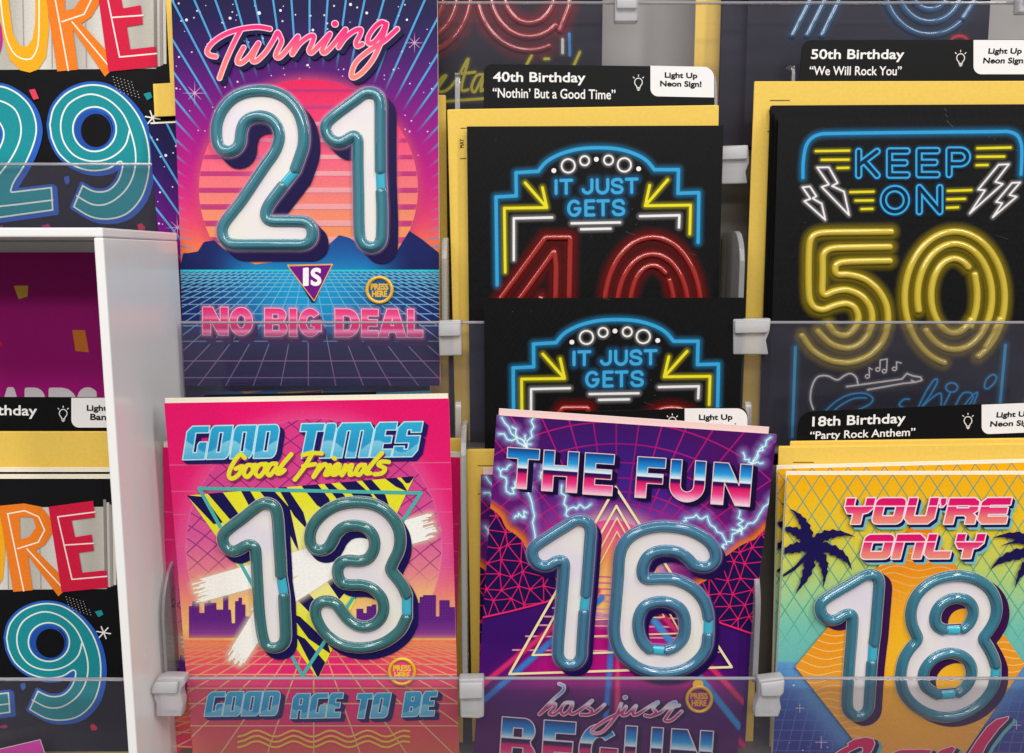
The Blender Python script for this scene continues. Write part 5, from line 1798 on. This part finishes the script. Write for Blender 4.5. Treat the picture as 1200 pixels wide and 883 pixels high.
rack = bpy.data.objects.new('display_rack', None)
COL.objects.link(rack)
tag(rack, 'dark stepped tiers of the card rack, seen in the gaps between stacks', 'display rack')
zt = lambda y, Y: P(600, y, Y)[2]
xx = lambda x, y, Y: P(x, y, Y)[0]
xz_box('tier_panel', -.45, .45, 1.10, zt(176, .516), .516, .519, M_PANEL, rack)
xz_box('tier_panel', -.182, .45, 1.06, zt(545, .460), .458, .460, M_PANEL, rack)
xz_box('tier_shelf', -.45, .45, zt(176, .516) - .17, zt(176, .516) - .168, .4605, .515, M_PANEL, rack)
xz_box('tier_shelf', -.182, .45, 1.13, 1.132, .42, .4575, M_PANEL, rack)


def strip(x0, x1, ytop, ybot, Y, label):
    z1, z0 = zt(ytop, Y), zt(ybot, Y)
    X0, X1 = x0, x1
    bm = bmesh.new()
    bmesh.ops.create_cube(bm, size=1)
    for v in bm.verts:
        v.co = (X0 if v.co.x < 0 else X1, Y - .0007 if v.co.y < 0 else Y + .0007, z0 if v.co.z < 0 else z1)
    o = bm_obj('clear_strip', bm, M_STRIP)
    # polished bright upper edge, a rounded bead
    bm = bmesh.new()
    bmesh.ops.create_cone(bm, segments=10, radius1=.00085, radius2=.00085, depth=X1 - X0 - .0004, cap_ends=True)
    bmesh.ops.rotate(bm, verts=bm.verts, cent=(0, 0, 0), matrix=Matrix.Rotation(math.pi / 2, 3, 'Y'))
    bmesh.ops.translate(bm, verts=bm.verts, vec=((X0 + X1) / 2, Y, z1 + .0006))
    bm_obj('polished_edge', bm, M_EDGE, o)
    return tag(o, label, 'clear strip', 'clear plastic pocket strips')


strip(xx(513, 5, .512), .42, 5, 172, .512, 'clear plastic strip across the top row, behind the 40th and 50th tabs')
strip(-.40, xx(179.5, 194, .4955), 194, 272, .4955, 'clear plastic strip in front of the upper 29 card')
strip(xx(212, 381, .468), .40, 379.5, 548, .468, 'clear plastic strip across the middle row under the 21 and 50 cards')
strip(xx(221, 797, .4165), .40, 796.5, 930, .4165, 'clear plastic strip across the bottom row under the 13, 16 and 18 cards')
strip(-.30, -.1905, 797.5, 930, .4165, 'clear plastic strip inside the white box in front of the lower 29 card')


def clip(front, ridge, Y, label, thick=.007):
    fr = Frame((front[0][0], front[0][1]), (front[0][0] + 40, front[0][1]), (front[0][0], front[0][1] + 60), Y, Y)
    root = card_root('plastic_clip', fr, label, 'clip', 'frosted clips on the clear strips')
    bm_obj('clip_body', prism([tuple(q) for q in fr.loc(front)], -.003, thick - .003, .0009, 3), M_CLIP, root, None, True)
    bm_obj('clip_lip', prism([tuple(q) for q in fr.loc(ridge)], thick - .0028, thick - .0006, .0008, 3), M_CLIP, root, None, True)
    return root


zc = lambda p: Z(170, 640, 3.633, p)
clip(zc([(46, 605), (50, 575), (62, 550), (95, 542), (180, 545), (182, 574), (168, 590), (162, 612), (167, 635), (173, 655), (167, 690), (168, 711), (60, 711), (60, 655), (50, 636)]), zc([(46, 605), (50, 580), (62, 556), (160, 555), (155, 605)]), .4135, 'frosted clip left of the 13 card at the white box')
z6 = lambda p: Z(540, 680, 3.158, p)
clip([(538, 792), (567.5, 791.5), (567.5, 836), (561, 838), (540, 837), (539.5, 815)], [(539, 794), (566.5, 793.5), (566.5, 812), (539, 813)], .4135, 'frosted clip between the 13 and 16 cards')
clip(z6([(1095, 358), (1190, 346), (1187, 395), (1172, 425), (1178, 460), (1168, 493), (1080, 493), (1084, 450), (1098, 415)]), z6([(1097, 362), (1186, 350), (1182, 396), (1170, 410), (1100, 410)]), .4135, 'frosted clip between the 16 and 18 cards')
zd = lambda p: Z(500, 330, 2.857, p)
clip(zd([(41, 130), (118, 127), (119, 246), (44, 248)]), zd([(43, 134), (116, 131), (116, 180), (43, 182)]), .465, 'frosted clip right of the 21 card foot')
clip(zd([(1020, 124), (1146, 122), (1142, 165), (1130, 195), (1138, 243), (1020, 243)]), zd([(1022, 128), (1142, 126), (1138, 160), (1130, 170), (1022, 172)]), .4665, 'frosted clip between the front 40 card and the 50 card')
clip([(820, 173), (875, 171), (876, 192), (872, 202), (874, 216), (820, 217)], [(822, 175), (873, 173), (873, 188), (822, 190)], .496, 'frosted clip right of the upper 40 card')
clip([(720, -14), (748, -14), (746.5, 27.5), (719.5, 27.5)], [(721, -12), (746, -12), (745, 14), (721, 14)], .508, 'frosted clip at the top edge above the 40th Birthday tab')
clip([(1192, -14), (1226, -14), (1224, 17), (1190, 17)], [(1194, -12), (1222, -12), (1222, 8), (1194, 8)], .508, 'frosted clip at the top right above the 50th Birthday tab')


def divider(x, ytop, ybot, Yf, Yb, label, rnd_=.018, thick=.0016, lean=0):
    X = xx(x, (ytop + ybot) / 2, Yf)
    z1, z0 = zt(ytop, Yf), zt(ybot, Yf)
    d = Yb - Yf
    pts = [(0, 0)] + [(0 + rnd_ * .75 * (1 - math.cos(t)), z1 - z0 - rnd_ + rnd_ * math.sin(t)) for t in np.linspace(0, math.pi / 2, 10)] + [(d, z1 - z0), (d, 0)]
    bm = prism(pts, -thick / 2, thick / 2, .0005, 2)
    o = bm_obj('divider', bm, M_FIN, None, None, False)
    o.matrix_world = Matrix(((0, 0, 1, X), (1, 0, 0, Yf), (0, 1, 0, z0), (0, 0, 0, 1)))
    return tag(o, label, 'divider', 'grey plastic dividers between the pockets')


divider(191, 668, 800, .4205, .4575, 'grey divider between the white box and the pink 13 card', .03)
divider(543.5, 505, 800, .428, .457, 'grey divider between the 13 and 16 stacks', .02, .003)
divider(537, 472, 530, .452, .4575, 'grey divider tip above the yellow envelope right of the pink card', .004, .0035)
divider(888, 655, 800, .4205, .457, 'grey divider right of the tilted 16 card', .03, .003)
divider(877, 472, 520, .452, .4575, 'grey divider tip right of the white tab corner', .004, .0035)
divider(521, 278, 400, .470, .485, 'grey divider between the 21 card and the upper 40 card', .014, .003)
divider(869, 270, 400, .470, .512, 'grey divider between the upper 40 card and the 50 card', .02, .003)
divider(536, 84, 140, .4935, .497, 'grey divider left of the 40th Birthday tab', .008, .003)
divider(838, 80, 140, .494, .512, 'grey divider right of the 40th Birthday tab', .02, .003)
divider(930, 76, 110, .495, .4985, 'grey divider left of the 50th Birthday tab', .005, .0022)

# handwriting on the divider by the pink card
Xd = xx(191, 734, .4205) + .0009
hand = bpy.data.objects['divider']
bmh = bmesh.new()


def pen(pts):
    prev = None
    for (y, z) in pts:
        a = bmh.verts.new((y, z - .0004, .00085)); b = bmh.verts.new((y, z + .0004, .00085))
        c = bmh.verts.new((y + .0005, z, .00085))
        if prev:
            bmh.faces.new((prev[0], a, b, prev[1]))
        prev = (a, b)


zz0 = zt(800, .4205)
for st_ in ([(.014, .047), (.011, .043), (.0105, .038), (.0125, .036), (.0145, .038), (.0135, .041), (.011, .040)], [(.018, .047), (.0225, .0475), (.020, .042), (.019, .036)]):
    pen([(a, b - 0.0) for a, b in st_])
M_INK = plain('black_pen_ink', '#2a2522', .5)
hw = bm_obj('pen_writing', bmh, M_INK, hand)

# the white acrylic box
box = bpy.data.objects.new('white_box', None)
COL.objects.link(box)
Yf, Yb = .390, .4765
Xo = xx(120, 267, Yf)
Zt_ = P(120, 267, Yf)[2]
box.location = (Xo, Yf, 1.05)
tag(box, 'glossy white open acrylic box on the left holding banner cards', 'display box')
MI = Matrix.Translation((-Xo, -Yf, -1.05))


def box_part(name, x0, x1, z0, z1, y0, y1):
    o = xz_box(name, x0 - Xo, x1 - Xo, z0 - 1.05, z1 - 1.05, y0 - Yf, y1 - Yf, M_BOX, box, .0007)
    return o


box_part('side_panel', Xo - .0044, Xo, 1.05, Zt_ - .0045, Yf, Yb)
box_part('top_panel', Xo - .25, Xo, Zt_ - .0043, Zt_, Yf, Yb)
box_part('back_panel', Xo - .2455, Xo - .0045, 1.05, Zt_ - .0045, Yb - .003, Yb - .0002)
box_part('side_panel', Xo - .25, Xo - .2456, 1.05, Zt_ - .0045, Yf, Yb)
